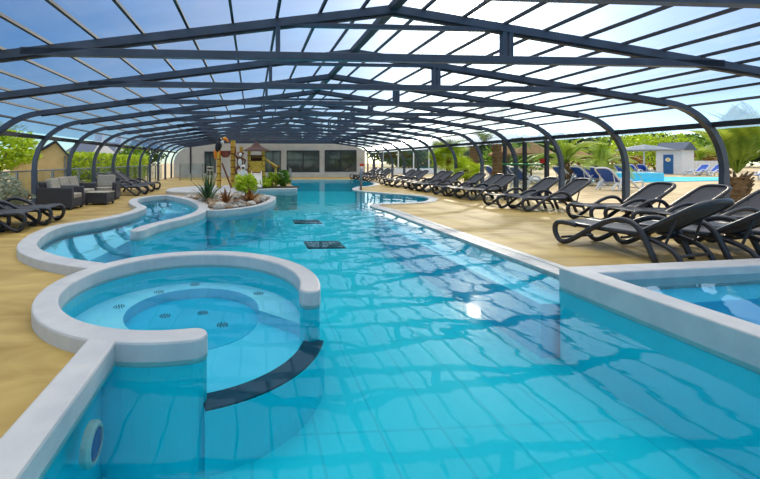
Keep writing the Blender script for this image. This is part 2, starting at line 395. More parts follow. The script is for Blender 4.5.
# ------------------------------------------------------------------ hall frame
BAY = 2.12; XL, XR, XC = -6.25, 9.72, 1.95
def half(hw, sub=12):
    """rafter + curved shoulder + leg for one side, as (distance from ridge, z)"""
    z0 = 3.42 - .14*(hw - 1.3); P = [(hw-1.3, z0), (hw-.55, z0-.105), (hw, 1.86), (hw, 1.06)]
    pts = [(0, 3.42), ((hw-1.3)*.5, 3.42-.07*(hw-1.3))]
    for i in range(sub+1):
        t = i/sub; b = [(1-t)**3, 3*t*(1-t)**2, 3*t*t*(1-t), t**3]
        pts.append((sum(b[k]*P[k][0] for k in range(4)), sum(b[k]*P[k][1] for k in range(4))))
    return pts
def side_path(sgn): 
    hw = (XR-XC) if sgn > 0 else (XC-XL)
    return [(XC + sgn*d, z) for d, z in half(hw)]
ORD = ['nearest', 'second', 'third', 'fourth', 'fifth', 'sixth', 'seventh', 'eighth', 'ninth', 'tenth', 'eleventh', 'twelfth', 'thirteenth', 'fourteenth', 'fifteenth', 'sixteenth']
proto = None
for k in range(-1, 14):
    y = (k + 1.5)*BAY
    if proto is None:
        root = empty('roof_arch', (0, y, 0))
        for sgn in (-1, 1):
            p = side_path(sgn)
            MB().sweepXZ(p, 0, .11, .1).build('rafter', M['alu'], root)
            MB().sweepXZ([(x, z-.07) for x, z in p[:3]], 0, .03, .06).build('rafter_rail', M['alu_dark'], root)
            leg = MB().sweepXZ([p[-1], (p[-1][0], 0)], 0, .13, .1)
            leg.box((p[-1][0]-.11, -.09, 0), (p[-1][0]+.11, .09, .02)); leg.build('leg', M['alu'], root)
            for q in ((0,) if sgn < 0 else (0, .09)):
                x = XC + sgn*1.6 + q
                MB().box((x-.03, -.045, 2.79), (x+.03, .045, 3.19)).build('truss_post', M['alu'], root)
        MB().box((XC-4.95, -.05, 2.695), (XC+4.95, .05, 2.80)).build('tie_beam', M['alu'], root, bevel=.008)
        MB().box((XC-1.6, -.04, 3.15), (XC+1.69, .04, 3.205)).build('collar_beam', M['alu'], root, bevel=.006)
        proto = root
    else:
        root = copy_tree(proto); root.location.y = y
    n = k + 1
    lab = ('slate grey roof arch with tie beam, %s arch from the camera down the pool hall' % ORD[k-1]) if k >= 1 else \
          ('slate grey roof arch above the near end of the pool, seen mirrored in the water' if k == 0 else 'slate grey roof arch overhead behind the camera, seen only in the water')
    tag(root, lab, 'roof arch', 'roof arches of the pool hall')

Y0, Y1 = -5.5, 31.55
def profile_offset(sgn, up):
    p = side_path(sgn); out = []
    for i, (x, z) in enumerate(p):
        a = p[max(0, i-1)]; b = p[min(len(p)-1, i+1)]
        t = Vector((b[0]-a[0], b[1]-a[1])).normalized(); n = Vector((-t.y, t.x))*(-1 if sgn < 0 else 1)
        if n.y < 0 and i < len(p)-2: n = -n
        out.append((x+n.x*up, z+n.y*up))
    return out
# ceiling: polycarbonate sheets from eave to eave
pl = [q for q in profile_offset(-1, .11) if q[1] > 1.97][::-1]; pr = [q for q in profile_offset(1, .11) if q[1] > 1.97][1:]
sec = pl + pr; mb = MB(); ys = [Y0 + (Y1-Y0)*i/17 for i in range(18)]
# thin solid sheet is read as one surface
vs = []; fs = []
for y in ys:
    vs += [(x, y, z) for x, z in sec]
k = len(sec)
for i in range(len(ys)-1):
    for j in range(k-1): fs.append((i*k+j, (i+1)*k+j, (i+1)*k+j+1, i*k+j+1))
mb.add(vs, fs); ceil = struct(mb.build('ceiling', M['panel'], smooth=True))
# purlins and eave beams
def along(sgn, dist):
    p = profile_offset(sgn, .07); acc = 0
    for i in range(len(p)-1):
        a = Vector(p[i]); b = Vector(p[i+1]); l = (b-a).length
        if acc + l >= dist: 
            q = a + (b-a)*((dist-acc)/l); return q, math.atan2((b-a).y, (b-a).x)
        acc += l
    return None
for sgn in (-1, 1):
    d = .42; L_end = 7.95 if sgn < 0 else 7.45
    while d < L_end:
        q, a = along(sgn, d); mt = Matrix.Translation((q.x, 0, q.y)) @ Matrix.Rotation(-a, 4, 'Y')
        MB().box((-.018, Y0, -.025), (.018, Y1, .015), mt).build('purlin', M['alu_dark'], ceil); d += .6
    q, a = along(sgn, 8.15 if sgn < 0 else 7.68)
    MB().box((q.x-.05, Y0, q.y-.06), (q.x+.05, Y1, q.y+.05)).build('eave_beam', M['alu_dark'], ceil)
MB().box((XC-.06, Y0, 3.40), (XC+.06, Y1, 3.49)).build('ridge_beam', M['alu_dark'], ceil)

# ------------------------------------------------------------------ pools
KZ = .12; WZ = -.015; BZ = -.8
C0 = Vector((-.645, 3.96)); RM = 1.225
def arc(a0, a1, r, n=48, c=C0): return [Vector((c.x + r*math.cos(R(a0+(a1-a0)*i/n)), c.y + r*math.sin(R(a0+(a1-a0)*i/n)))) for i in range(n+1)]
P2 = lambda *pp, z=0: [W(a, b, z).xy for a, b in pp]
Bo = P2((88, 268),(62.6,264.5),(37.6,259.3),(20.9,253),(16.3,247.8),(18.8,241.6),(31.3,233),(50,226),(73,221.8),(100,217.6),(123.7,212.5),(132.2,209.4),(136.3,207),(132,204.8),(128.5,201.9),(132.2,198.5),(147.6,195.9),(166.4,194.6), z=KZ)
Bo = smooth_path([Vector((p.x, p.y, 0)) for p in Bo], 5); Bo = [p.xy for p in Bo]
Bc = offset(Bo, -.13)
loop = [Vector((p.x, p.y, 0)) for p in P2((180,197),(190,199.2),(198.5,202.6),(203,206.2),(202,209.6),(195.5,213.4),(181,217.8),(164,221.5),(147,226),(137.5,229.6), z=KZ)]
loop = [p.xy for p in smooth_path([Vector((Bc[-1].x, Bc[-1].y, 0))] + loop, 6)]
Bpath = Bc + loop[1:]
pol = band_poly(Bpath, [.25]*len(Bpath), capa=False)
o = MB().prism(pol, -.06, KZ-.002).build('pool_kerb', M['white'], bevel=.02); struct(o)
MB().prism(band_poly(loop[3:], .24), BZ, -.05).build('submerged_wall', M['liner_wall'], o)
# spa ring kerb
ring = arc(-14, 281, RM, 72)
o = struct(MB().prism(band_poly(ring, .2), -.06, KZ).build('pool_kerb', M['white'], bevel=.02))
MB().prism(band_poly(ring, .19), BZ, -.05).build('submerged_wall', M['liner_wall'], o)
# straight near-left kerb
a = W(86, 339.5, KZ); b = W(0, 435, KZ); d = (b-a).normalized(); a2 = W(114, 342.3, KZ)
wk = abs((a2-a).cross(d).z)
pa = a + Vector((.0, .12, 0)); pb = a + d*7.0
nrm = Vector((-d.y, d.x, 0)); nrm = nrm if nrm.x > 0 else -nrm
kc0 = (pa + nrm*wk/2).xy; kc1 = (pb + nrm*wk/2).xy
o = struct(MB().prism(band_poly([kc0, kc1], wk, False, False), -.06, KZ-.004).build('pool_kerb', M['white'], bevel=.02))
leftX = kc1.x

# planter island (rock bed) and splash platform
isl = P2((205.7,209),(215,209.8),(222.8,209.6),(239.9,207.9),(257,205.2),(267,201.9),(272.5,198.6),(272,196.2),(262,194.6),(248,193.8),(225,193.6),(205,194.2),(190,195.8),(184,197.5),(196,201),(204.5,205), z=KZ)
isl = [p.xy for p in smooth_path([Vector((p.x,p.y,0)) for p in isl], 4, True)]
splash = P2((166,190.2),(172,187.9),(190,186.4),(215,185.4),(250,185.2),(280,185.4),(292,186.0),(296.3,187.4),(293,188.6),(253,189.6),(235,191.4),(215,192.3),(190,192.0),(172,191.6), z=.12)
splash = [p.xy for p in smooth_path([Vector((p.x,p.y,0)) for p in splash], 4, True)]

# deck hole (everything that is water), ordered around the pool

south = -3.0
hole = [Vector((kc1.x, south)), Vector((kc0.x, kc0.y-.1))]
hole += arc(250, 156, RM, 16)
hole += [p for p in Bc[1:]] + loop[1:19]
pi0 = P2((206,208.5),(222.8,208.7),(239.9,207.1),(256,204.6),(266,201.3),(271,198.2),(270.5,196.6),(262,195.4), z=KZ)
hole += pi0
hole += P2((240,193.6),(238,192.2),(253,190.4),(292,189.3),(294.5,188.2),(294,186.8),(291,184.5),(289.5,179.7), z=0)
bayp = [Vector((p.x,p.y,0)) for p in P2((362,179.7),(371,181.5),(376.5,184.2),(371,186.2),(362,187),(355.5,188.6),(358,190.6),(372,192.1),(390,193.6),(407,194.7),(425.8,196.6),(433,199),(430,201.6),(416,203.1),(395,203.9),(378,204.6),(374.5,206.0),(379,207.6), z=0)]
hole += [p.xy for p in smooth_path(bayp, 5)]
hole += [Vector((3.53, 10.2)), Vector((3.51, 4.1)), Vector((3.4, 4.0)), Vector((3.4, south))]
# basin at right (raised)
bc = [Vector((3.46, south)), Vector((3.46, 4.2)), Vector((6.3, 4.42)), Vector((8.4, 4.58)), Vector((8.4, south))]
basin_hole = [Vector((3.58, south)), Vector((3.58, 4.08)), Vector((8.28, 4.45)), Vector((8.28, south))]
v, t = cdt([(-6.6, -6), (10.2, -6), (10.2, 31.6), (-6.6, 31.6)], [hole, [Vector((3.48, south+.05)), Vector((3.48, 3.8)), Vector((8.2, 4.17)), Vector((8.2, south+.05))]])
struct(MB().add([(x, y, 0) for x, y in v], t).build('floor', M['deck']))
# pool shell
n = len(hole); sh = MB()
vs = [(p.x, p.y, 0) for p in hole] + [(p.x, p.y, BZ) for p in hole]
sh.add(vs, [(i, (i+1)%n, n+(i+1)%n, n+i) for i in range(n)])
shell = struct(sh.build('pool_wall', M['liner_wall']))
v, t = cdt(hole, [])
struct(MB().add([(x, y, BZ) for x, y in v], t).build('pool_floor', M['liner']))
w = MB().add([(x, y, WZ) for x, y in v], t).build('pool_water', M['water']); tag(w, 'clear turquoise water filling the winding indoor pool', 'water', kind='stuff')
# right coping strip: overflow edge along the deck
cp = [p.xy for p in smooth_path(bayp, 5)][5:] + [Vector((3.69, 10.1)), Vector((3.69, 4.1))]
cpath = offset(cp, .0)
wid = [.3]*len(cp)
struct(MB().prism(band_poly(cp, [.28 if i < len(cp)-3 else .36 for i in range(len(cp))], False, False), -.05, .015).build('pool_coping', M['coping']))
struct(MB().box((3.74, 4.1, .014), (3.76, 10.2, .02)).build('coping_joint', M['metal']))
# shallow shelf under the long straight edge, coloured pale to imitate reflected sky
MB().prism([(3.53, 4.0), (3.53, 10.6), (3.4, 10.2), (3.12, 8.5), (3.1, 4.0)], BZ, -.22).build('edge_sheen_step', M['liner_mid'], shell)

# spa interior
sp = struct(MB().prism(arc(0, 360, 1.16, 60)[:-1], BZ, -.37).build('spa_floor', M['liner_mid']))
WC = Vector((-.62, 4.17)); seat_o = arc(-12, 262, 1.16, 60); seat_i = arc(-5, 255, .69, 60, WC)
MB().prism(seat_o + seat_i[::-1], -.4, -.25).build('spa_seat', M['liner_pale'], sp)
MB().prism(arc(0, 360, .68, 48, WC)[:-1], -.4, -.364).build('spa_well', M['well'], sp)
sill = arc(-76, -16, 1.27, 24)
MB().prism(band_poly(sill, .19, False, False), BZ, -.36).build('spa_sill', M['liner_wall'], sp)
MB().prism(band_poly(sill, .18, False, False), -.36, -.345).build('sill_tile', M['navy'], sp)
jets = [(93.5,317,-.25),(119,296.6,-.25),(159,283,-.25),(195,276,-.25),(258.6,284.4,-.25),(275,297.4,-.36),(165,316,-.36),(203,313,-.36),(222.5,325,-.36),(236,290,-.36)]
jp = None
for x, y, z in jets:
    p = W(x, y, -.14 if z > -.3 else z)
    if jp is None:
        m = MB()
        for r, c in ((0, 1), (.035, 6), (.065, 10)):
            for i in range(c):
                q = 2*PI*i/c; m.lathe([(.009, 0), (.009, .006), (.004, .009)], (r*math.cos(q), r*math.sin(q), 0), 6)
        jp = m.build('bubble_jet', M['jet']); o = jp
        tag(o, 'round rosette of small dark air holes in the floor of the round spa', 'pool jet', 'air jets in the spa')
    else: o = jp.copy(); col.objects.link(o)
    o.location = (p.x, p.y, z); o.scale = (.8, .8, 1)
# middle pool floors: shelf with teal bands
shelf = [W(*q, -.14).xy for q in ((34,256),(31,248),(34,241),(60,231),(95,224),(118,219),(134,222),(131,240),(100,256),(86,262.5),(60,260))]
sf = struct(MB().prism(shelf, BZ, -.14).build('step_shelf', M['liner_pale'], None))
def strip(pts, w, z, name='step_band', par=sf):
    p = [q.xy for q in smooth_path([Vector((*W(a, b, z).xy, 0)) for a, b in pts], 5)]
    MB().prism(band_poly(p, w, False, False), z-.01, z+.006).build(name, M['teal'], par)
strip(((69,235),(70,243),(75,253),(84,262)), .13, -.14)
strip(((96,228),(99,238),(106,247),(121,254)), .15, -.14)
strip(((117,222),(121,232),(129,240)), .15, -.14)
sh2 = [W(*q, -.3).xy for q in ((163,214),(158,206),(165,202),(182,201.5),(193,203),(197,206.5),(188,212))]
sf2 = struct(MB().prism(sh2, BZ, -.3).build('step_shelf', M['liner_pale'], None))
strip(((172,202.5),(178,207),(187,211)), .3, -.3, par=sf2); strip(((184,202.2),(188,205),(196,207.5)), .3, -.3, par=sf2)
# small floor bubblers in the middle pool (white sparkle jets)
# floor grates in the main pool
for i, (x, y, lab) in enumerate(((307,222,'dark square drain grate on the pool floor, the farther of the two'),(324,245,'dark square drain grate on the pool floor, the nearer of the two'))):
    p = W(x, y, BZ); g = MB(); 
    for j in range(9): g.box((-.45+j*.1, -.4, 0), (-.36+j*.1, .4, .02))
    g.box((-.47, -.42, 0), (.47, .42, .008))
    tag(g.build('drain_grate', M['grille'], loc=(p.x, p.y, BZ)), lab, 'drain grate', 'drain grates on the pool floor')
p0, p1 = W(482,258,-.28), W(527,275.5,-.28)
# submerged dashes of the suction channel
g = MB()
for i in range(9):
    q = p0.lerp(p1, i/8); g.box((q.x-.05, q.y-.09, -.28), (q.x+.05, q.y+.09, -.27))
tag(g.build('channel_grate', M['grille']), 'thin dark slotted grate under the water along the right pool edge', 'grate')
# lamp in the near-left pool wall
lx = kc1.x + (kc0.x-kc1.x)*.4
p = WD(86, 2.19, 450)
r = empty('underwater_lamp', (kc0.lerp(kc1, .08).x+.105, p.y, -.27), label='round white underwater lamp set in the near left pool wall', cat='pool lamp')
rot = Matrix.Rotation(PI/2, 3, 'Y')
MB().lathe([(.115, -.02), (.115, .015), (.1, .03), (.085, .032), (.085, .02)], n=28, mat=rot).build('lamp_ring', M['white'], r, smooth=False)
MB().lathe([(.084, .01), (.08, .026), (.04, .034), (.01, .036)], n=28, mat=rot).build('lamp_lens', M['door_blue'], r, smooth=True)

# right basin
kin = .22
rng = [(3.46, south), (3.46, 4.2), (8.4, 4.58), (8.4, south)]
BK = .19
def by(x): return 3.95 + (x-3.26)*.081
o = MB(); o.prism([(3.26, south), (3.26, 3.95), (8.4, by(8.4)), (8.4, by(8.4)-.24), (3.5, by(3.5)-.24), (3.5, south)], -.06, BK)
struct(o.build('basin_kerb', M['white'], bevel=.015))
struct(MB().prism([(3.27, south), (3.27, 3.94), (3.48, 3.8), (3.48, south)], BZ, -.06).build('basin_outer_wall', M['liner_wall']))
bf = struct(MB().prism([(3.4, south), (3.4, 3.85), (8.3, by(8.3)-.1), (8.3, south)], BZ, -.35).build('basin_floor', M['liner_mid']))
MB().prism([(3.5, by(3.5)-.6), (3.5, by(3.5)-.24), (8.3, by(8.3)-.24), (8.3, by(8.3)-.6)], -.35, -.02).build('basin_bench', M['liner_mid'], bf)
MB().prism([(8.3, south), (8.3, 4.3), (8.4, 4.3), (8.4, south)], -.35, 0).build('basin_wall', M['liner_wall'], bf)
wb = MB().add([(3.48, south, .1), (8.3, south, .1), (8.3, by(8.3)-.2, .1), (3.48, by(3.48)-.2, .1)], [(0,1,2,3)]).build('basin_water', M['water_basin'])
tag(wb, 'still blue water in the raised rectangular basin at right', 'water', kind='stuff')
p = W(742, 303, -.3); g = MB().box((p.x-.45, p.y-.16, -.35), (p.x+.8, p.y+.16, -.25))
tag(g.build('basin_step', M['offwhite'], bevel=.02), 'pale submerged step on the floor of the right basin', 'pool step')
p = W(748, 290, -.3); g = MB()
for j in range(7): g.box((p.x-.3+j*.1, p.y-.12, -.35), (p.x-.22+j*.1, p.y+.12, -.32))
tag(g.build('basin_grate', M['grille']), 'small dark grate on the floor of the right basin', 'grate')

# splash platform and rock bed
struct(MB().prism(splash, -.95, .12).build('splash_platform', M['white'], bevel=.02))
inner_isl = []
cx = sum(p.x for p in isl)/len(isl); cyy = sum(p.y for p in isl)/len(isl)
pb = band_poly(isl + [isl[0]], .2, False, False)
n = len(isl)+1
kerb = MB(); a_ = pb[:n]; b_ = pb[n:][::-1]
vs = [(p.x, p.y, KZ-.006) for p in a_] + [(p.x, p.y, KZ-.006) for p in b_] + [(p.x, p.y, -.06) for p in a_] + [(p.x, p.y, -.06) for p in b_]
fs = []
for i in range(n-1):
    fs += [(i, i+1, n+i+1, n+i), (i, 2*n+i, 2*n+i+1, i+1), (n+i, n+i+1, 3*n+i+1, 3*n+i)]
kerb.add(vs, fs); kk = struct(kerb.build('rock_bed_kerb', M['white']))
MB().prism(isl, BZ, -.05).build('submerged_wall', M['liner_wall'], kk)
struct(MB().prism(isl, -.04, .08).build('rock_bed_soil', M['soil']))
struct(MB().prism(P2((178,196.3),(182,194.4),(215,193.6),(222,202),(214,208.8),(204.6,208.8),(204.4,206.2),(199.6,202.4),(191,199.0), z=KZ), -.3, KZ-.02).build('rock_bed_gravel', M['stone'][1]))
def inside(p, poly):
    c = False; n = len(poly)
    for i in range(n):
        a, b = poly[i], poly[(i+1) % n]
        if (a.y > p.y) != (b.y > p.y) and p.x < (b.x-a.x)*(p.y-a.y)/(b.y-a.y)+a.x: c = not c
    return c
fill = P2((176,195.8),(215,194.5),(222,202),(214,208.4),(207.5,208),(207.5,205),(202,200.6),(190,197.4), z=KZ)
rock_meshes = []
for s in range(6):
    m = MB(); m.ell((0, 0, 0), (1, 1, 1), 10, 7)
    m.v = [tuple(Vector(v)*(1+.28*noise.noise(Vector(v)*1.3+Vector((s*7, 0, 0))))) for v in m.v]
    rock_meshes.append(m)
xs = [p.x for p in isl]; yy = [p.y for p in isl]; cnt = 0; placed = []; rp = {}
def deepin(p): return all(inside(p + Vector((math.cos(q), math.sin(q)))*.2, isl) for q in (0, .8, 1.57, 2.4, 3.14, 3.9, 4.7, 5.5))
tries = 0
while cnt < 150 and tries < 8000:
    tries += 1
    p = Vector((rnd.uniform(min(xs), max(xs)), rnd.uniform(min(yy), max(yy))))
    if not (deepin(p) or (inside(p, fill) and all((p-q).length > .22 for q in loop))): continue
    r = rnd.uniform(.07, .15)
    if any((p-q).length < (r+rr)*.72 for q, rr in placed): continue
    placed.append((p, r)); key = (rnd.randrange(6), rnd.randrange(4))
    if key not in rp:
        m = rock_meshes[key[0]]; mm = MB(); mm.add(m.v, m.f); o = mm.build('river_stone', M['stone'][key[1]], smooth=True)
        tag(o, 'rounded river stone in the white-kerbed planting bed by the water', 'stone', 'river stones in the planting bed'); rp[key] = o
    else: o = rp[key].copy(); col.objects.link(o)
    o.location = (p.x, p.y, .08+r*.32); o.scale = (r*rnd.uniform(.9, 1.3), r*rnd.uniform(.8, 1.1), r*rnd.uniform(.55, .8)); o.rotation_euler.z = rnd.uniform(0, 6)
    cnt += 1

# ------------------------------------------------------------------ vegetation
def leaf_cloud(m, c, rad, n, size, seed=1, droop=0, shell=.55):
    rr = random.Random(seed); c = Vector(c)
    for i in range(n):
        d = Vector((rr.gauss(0, 1), rr.gauss(0, 1), rr.gauss(0, 1))).normalized()
        t = shell + (1-shell)*rr.random()
        k = 1 + .25*noise.noise(d*2.2 + Vector((seed, 0, 0)))
        p = c + Vector((d.x*rad[0], d.y*rad[1], d.z*rad[2]))*t*k
        a = Vector((rr.gauss(0, 1), rr.gauss(0, 1), rr.gauss(0, .6))).normalized(); b = a.orthogonal().normalized()
        b = Matrix.Rotation(rr.uniform(0, 6.28), 3, a) @ b
        s = size*rr.uniform(.6, 1.3)
        m.add([p - a*s, p + b*s*.4, p + a*s, p - b*s*.4], [(0, 1, 2, 3)])
    return m
def bush(name, loc, rad, n, size, mat, label, cat='bush', seed=1, trunk=.04, group=None, base=None):
    r = empty(name, loc, label=label, cat=cat, group=group)
    m = leaf_cloud(MB(), (0, 0, rad[2]*1.0 if base is None else base), rad, n, size, seed)
    m.build('foliage', mat, r)
    hb = (rad[2] if base is None else base)
    t = MB(); rr = random.Random(seed)
    for i in range(4):
        t.tube([(0, 0, 0), (rr.uniform(-.2, .2)*rad[0], rr.uniform(-.2, .2)*rad[1], hb*.6), (rr.uniform(-.5, .5)*rad[0], rr.uniform(-.5, .5)*rad[1], hb*1.1)], [trunk, trunk*.7, trunk*.3], 6)
    t.build('stem', M['bark'], r); return r
def frond_mesh(L=2.2, n=34, wleaf=.42, up=.9, seed=0):
    rr = random.Random(seed); m = MB(); pts = []
    for i in range(13):
        t = i/12; pts.append(Vector((L*(t*.9)*math.cos(.3*t), 0, L*(up*t - up*.95*t*t*1.05))))
    m.tube(pts, [.028*(1-.85*i/12) for i in range(13)], 5)
    for i in range(n):
        t = .14 + .85*i/n; x = t*12; j = min(11, int(x)); p = pts[j].lerp(pts[j+1], x-j); tg = (pts[j+1]-pts[j]).normalized()
        l = wleaf*math.sin(PI*min(1, t*.95+.12))**.6*rr.uniform(.85, 1.1)
        for s in (-1, 1):
            d = (tg*.75 + Vector((0, s, 0))*.9 + Vector((0, 0, .25-.35*t))).normalized(); e = p + d*l + Vector((0, 0, -.12*l)); mdl = p + d*l*.5
            wv = tg*.0075*(1+L*.25)
            m.add([p-wv, mdl-wv*1.5, e, mdl+wv*1.5, p+wv], [(0, 1, 2, 3, 4)])
    return m
def palm(loc, trunk_h, trunk_r, L, nf, mat, label, seed=0, group=None, wleaf=.42, name='palm_tree', ups=(-20, 0, 22, 45, 62)):
    r = empty(name, loc, label=label, cat='palm tree', group=group); rr = random.Random(seed)
    t = MB(); prof = []
    for i in range(int(max(6, trunk_h/.09))):
        z = i*.09 if trunk_h > .5 else i*trunk_h/6
        prof.append((trunk_r*(1+.12*(i % 2))*(1-.1*z/max(trunk_h, .1)), min(z, trunk_h)))
    t.lathe(prof, n=12)
    for i in range(40):
        q = rr.uniform(0, 6.28); z = rr.uniform(.1, 1)*trunk_h
        t.tube([(trunk_r*.9*math.cos(q), trunk_r*.9*math.sin(q), z), (trunk_r*1.35*math.cos(q), trunk_r*1.35*math.sin(q), z+.16)], [.05, .02], 5)
    t.build('trunk', M['bark'], r)
    base = frond_mesh(L, 44, wleaf, .8, seed).build('frond', mat, r); base.location = (0, 0, trunk_h)
    for i in range(nf):
        o = base if i == 0 else base.copy()
        if i: col.objects.link(o)
        o.rotation_euler = (rr.uniform(-.2, .2), -R(rr.choice(ups) + rr.uniform(-10, 10)), i*2.399)
        s = rr.uniform(.8, 1.08); o.scale = (s, s, s)
    return r
def fan_palm(loc, h, rad, n, mat, label, seed=0, name='fan_palm', group=None):
    r = empty(name, loc, label=label, cat='palm tree', group=group); rr = random.Random(seed)
    t = MB(); t.tube([(0, 0, 0), (.05, 0, h*.5), (0, 0, h)], [.16, .13, .12], 8); t.build('trunk', M['bark'], r)
    fm = MB(); nb = 17
    fm.tube([(0, 0, 0), (rad*.5, 0, .1)], .012, 4)
    for i in range(nb):
        a = R(-110 + 220*i/(nb-1)); c = Vector((rad*.5, 0, .1)); d = Vector((math.cos(a), math.sin(a), -.15)); w = Vector((-math.sin(a), math.cos(a), 0))*.024*rad
        fm.add([c, c+d*rad*.32+w, c+d*rad*.55+Vector((0, 0, -.06)), c+d*rad*.32-w], [(0, 1, 2, 3)])
    b = fm.build('fan_leaf', mat, r); b.location = (0, 0, h)
    for i in range(n):
        o = b if i == 0 else b.copy()
        if i: col.objects.link(o)
        o.rotation_euler = (rr.uniform(-.5, .5), -R(rr.uniform(-40, 80)), i*2.399); o.location.z = h*(1-rr.uniform(0, .45))
    return r
def spiky(loc, n, L, mat, label, seed=0, wid=.02, name='spiky_plant', spread=1.0):
    r = empty(name, loc, label=label, cat='plant'); rr = random.Random(seed); m = MB()
    for i in range(n):
        a = rr.uniform(0, 6.28); e = R(rr.uniform(20, 88)); l = L*rr.uniform(.7, 1.1)
        d = Vector((math.cos(a)*math.cos(e)*spread, math.sin(a)*math.cos(e)*spread, math.sin(e))); w = Vector((-math.sin(a), math.cos(a), 0))*wid
        p1 = d*l*.5; p2 = d*l + Vector((0, 0, -.18*l*math.cos(e)))
        m.add([-w*.6, p1-w, p2, p1+w, w*.6], [(0, 1, 2, 3, 4)])
    m.build('leaf_blades', mat, r); MB().lathe([(.05, 0), (.045, .08), (.02, .14)], n=8).build('stem', M['bark'], r); return r

# rock bed planting
p = W(208, 201.5, .1); spiky((p.x, p.y, .1), 80, 1.0, M['leaf_spiky'], 'tall grey-green spiky yucca at the left end of the stone bed', 3, .02)
p = W(246, 199.5, .1); bush('leafy_shrub', (p.x, p.y, .1), (.4, .4, .32), 420, .09, M['leaf_yellow'], 'yellow-green shrub in the middle of the stone bed', seed=5, base=.5)
p = W(226, 205, .1); spiky((p.x, p.y, .1), 34, .5, M['leaf_bronze'], 'bronze strap-leaved plant at the front of the stone bed', 4, .03, 'bronze_plant', 1.3)
p = W(250, 202, .1); spiky((p.x, p.y, .1), 38, .52, M['leaf_bronze'], 'bronze strap-leaved plant before the yellow-green shrub', 6, .03, 'bronze_plant', 1.2)
for i, (x, y, mt, lab, hh) in enumerate(((272,187.2,'leaf_bright','bright leafy plant at the left of the far platform tip',.35),(283,187.1,'leaf_green','darker upright leafy plant on the far platform tip, next to the edge',.42),(263,188,'leaf_yellow','low yellow-green plant below the play hut steps',.22))):
    p = W(x, y, .12); bush('leafy_plant', (p.x, p.y, .12), (.4, .35, hh), 160, .13, M[mt], lab, 'plant', seed=20+i, trunk=.02)
p = W(278, 187.4, .12)
struct(MB().prism([Vector((p.x+1.0*math.cos(q*PI/8), p.y+.45*math.sin(q*PI/8))) for q in range(16)], .12, .16).build('planting_soil', M['soil']))

# ------------------------------------------------------------------ play structure
def bamboo_post(px, zc, ytop, z0, r, name='bamboo_post', label=None, parent=None):
    p = WD(px, zc); zt = H - (ytop-CY)*zc/F
    root = empty(name, (p.x, p.y, z0), label=label, cat='post') if parent is None else None
    par = root or parent; off = Vector((0, 0, 0)) if root else Vector((p.x, p.y, z0)) - parent.location
    n = max(3, int((zt-z0)/.28)); m = MB(); nd = MB()
    m.lathe([(r, 0), (r, zt-z0)], off, 12)
    for i in range(1, n): nd.lathe([(r*1.08, -.025), (r*1.15, 0), (r*1.08, .025)], off+Vector((0, 0, (zt-z0)*i/n)), 12)
    o = m.build('pole' if root else 'post', M['bamboo'], par); nd.build('cane_joints', M['bamboo_node'], o); return root
zc1 = 17.6
bamboo_post(218.9, zc1, 152, .12, .1, label='yellow bamboo post carrying the toucan figure')
bamboo_post(233, zc1+.3, 140.5, .12, .11, label='tallest yellow bamboo post, right of the toucan')
bamboo_post(241.3, zc1+.9, 147, .12, .08, label='short thin bamboo post behind the monkey figure')
# toucan
p = WD(218.5, zc1, 152.2); t = empty('toucan_figure', p, rz=0, label='black toucan figure with big orange beak perched on a bamboo post', cat='animal figure')
rt = Matrix.Rotation(R(20), 3, 'Y')
MB().ell((0, 0, .28), (.15, .15, .3), rot=Matrix.Rotation(R(12), 3, 'Y')).ell((.1, 0, .56), (.13, .12, .13)).build('body', M['black'], t, smooth=True)
MB().ell((.16, -.02, .46), (.09, .1, .12)).build('throat', M['offwhite'], t, smooth=True)
MB().tube([(.18, 0, .58), (.3, 0, .6), (.4, 0, .54), (.46, 0, .44)], [.075, .075, .055, .02], 10, .7).build('beak', M['orange'], t, smooth=True)
MB().tube([(.2, 0, .64), (.3, 0, .665), (.39, 0, .61)], [.03, .035, .02], 8).build('beak_ridge', M['yellow'], t, smooth=True)
MB().ell((.13, -.115, .6), (.035, .02, .035)).ell((.13, .115, .6), (.035, .02, .035)).build('eye', M['offwhite'], t, smooth=True)
MB().tube([(-.06, 0, .12), (-.12, 0, -.05), (-.14, 0, -.3)], [.11, .1, .06], 8, .6).build('tail', M['orange'], t, smooth=True)
MB().tube([(.02, -.07, .05), (.08, -.08, -.06), (.1, -.1, -.14)], [.04, .035, .02], 6).tube([(.02, .07, .05), (.08, .08, -.06), (.1, .1, -.14)], [.04, .035, .02], 6).build('foot', M['orange'], t, smooth=True)
# bucket and rope ladder
p = WD(225.5, zc1, 157.5)
b = empty('tipping_bucket', p, label='reddish-brown tipping bucket beside the toucan post', cat='bucket')
MB().lathe([(.12, 0), (.2, .1), (.24, .3), (.2, .3), (.17, .12), (.05, .06)], n=16).build('bowl', M['maroon'], b, smooth=False)
MB().tube([(-.35, 0, .18), (.36, 0, .18)], .025, 8).build('axle', M['wood'], b)
l = empty('plank_ladder', WD(222, zc1-.2), label='narrow brown wooden ladder leaning below the bucket', cat='ladder')
l.location.z = .12
for s in (-1, 1): MB().tube([(.42, s*.12, 0), (.0, s*.12, 1.1)], .03, 6).build('side_rail', M['wood'], l)
for i in range(6): MB().tube([(.42-.42*(i+.5)/6, -.12, 1.1*(i+.5)/6), (.42-.42*(i+.5)/6, .12, 1.1*(i+.5)/6)], .02, 6).build('rung', M['wood'], l)
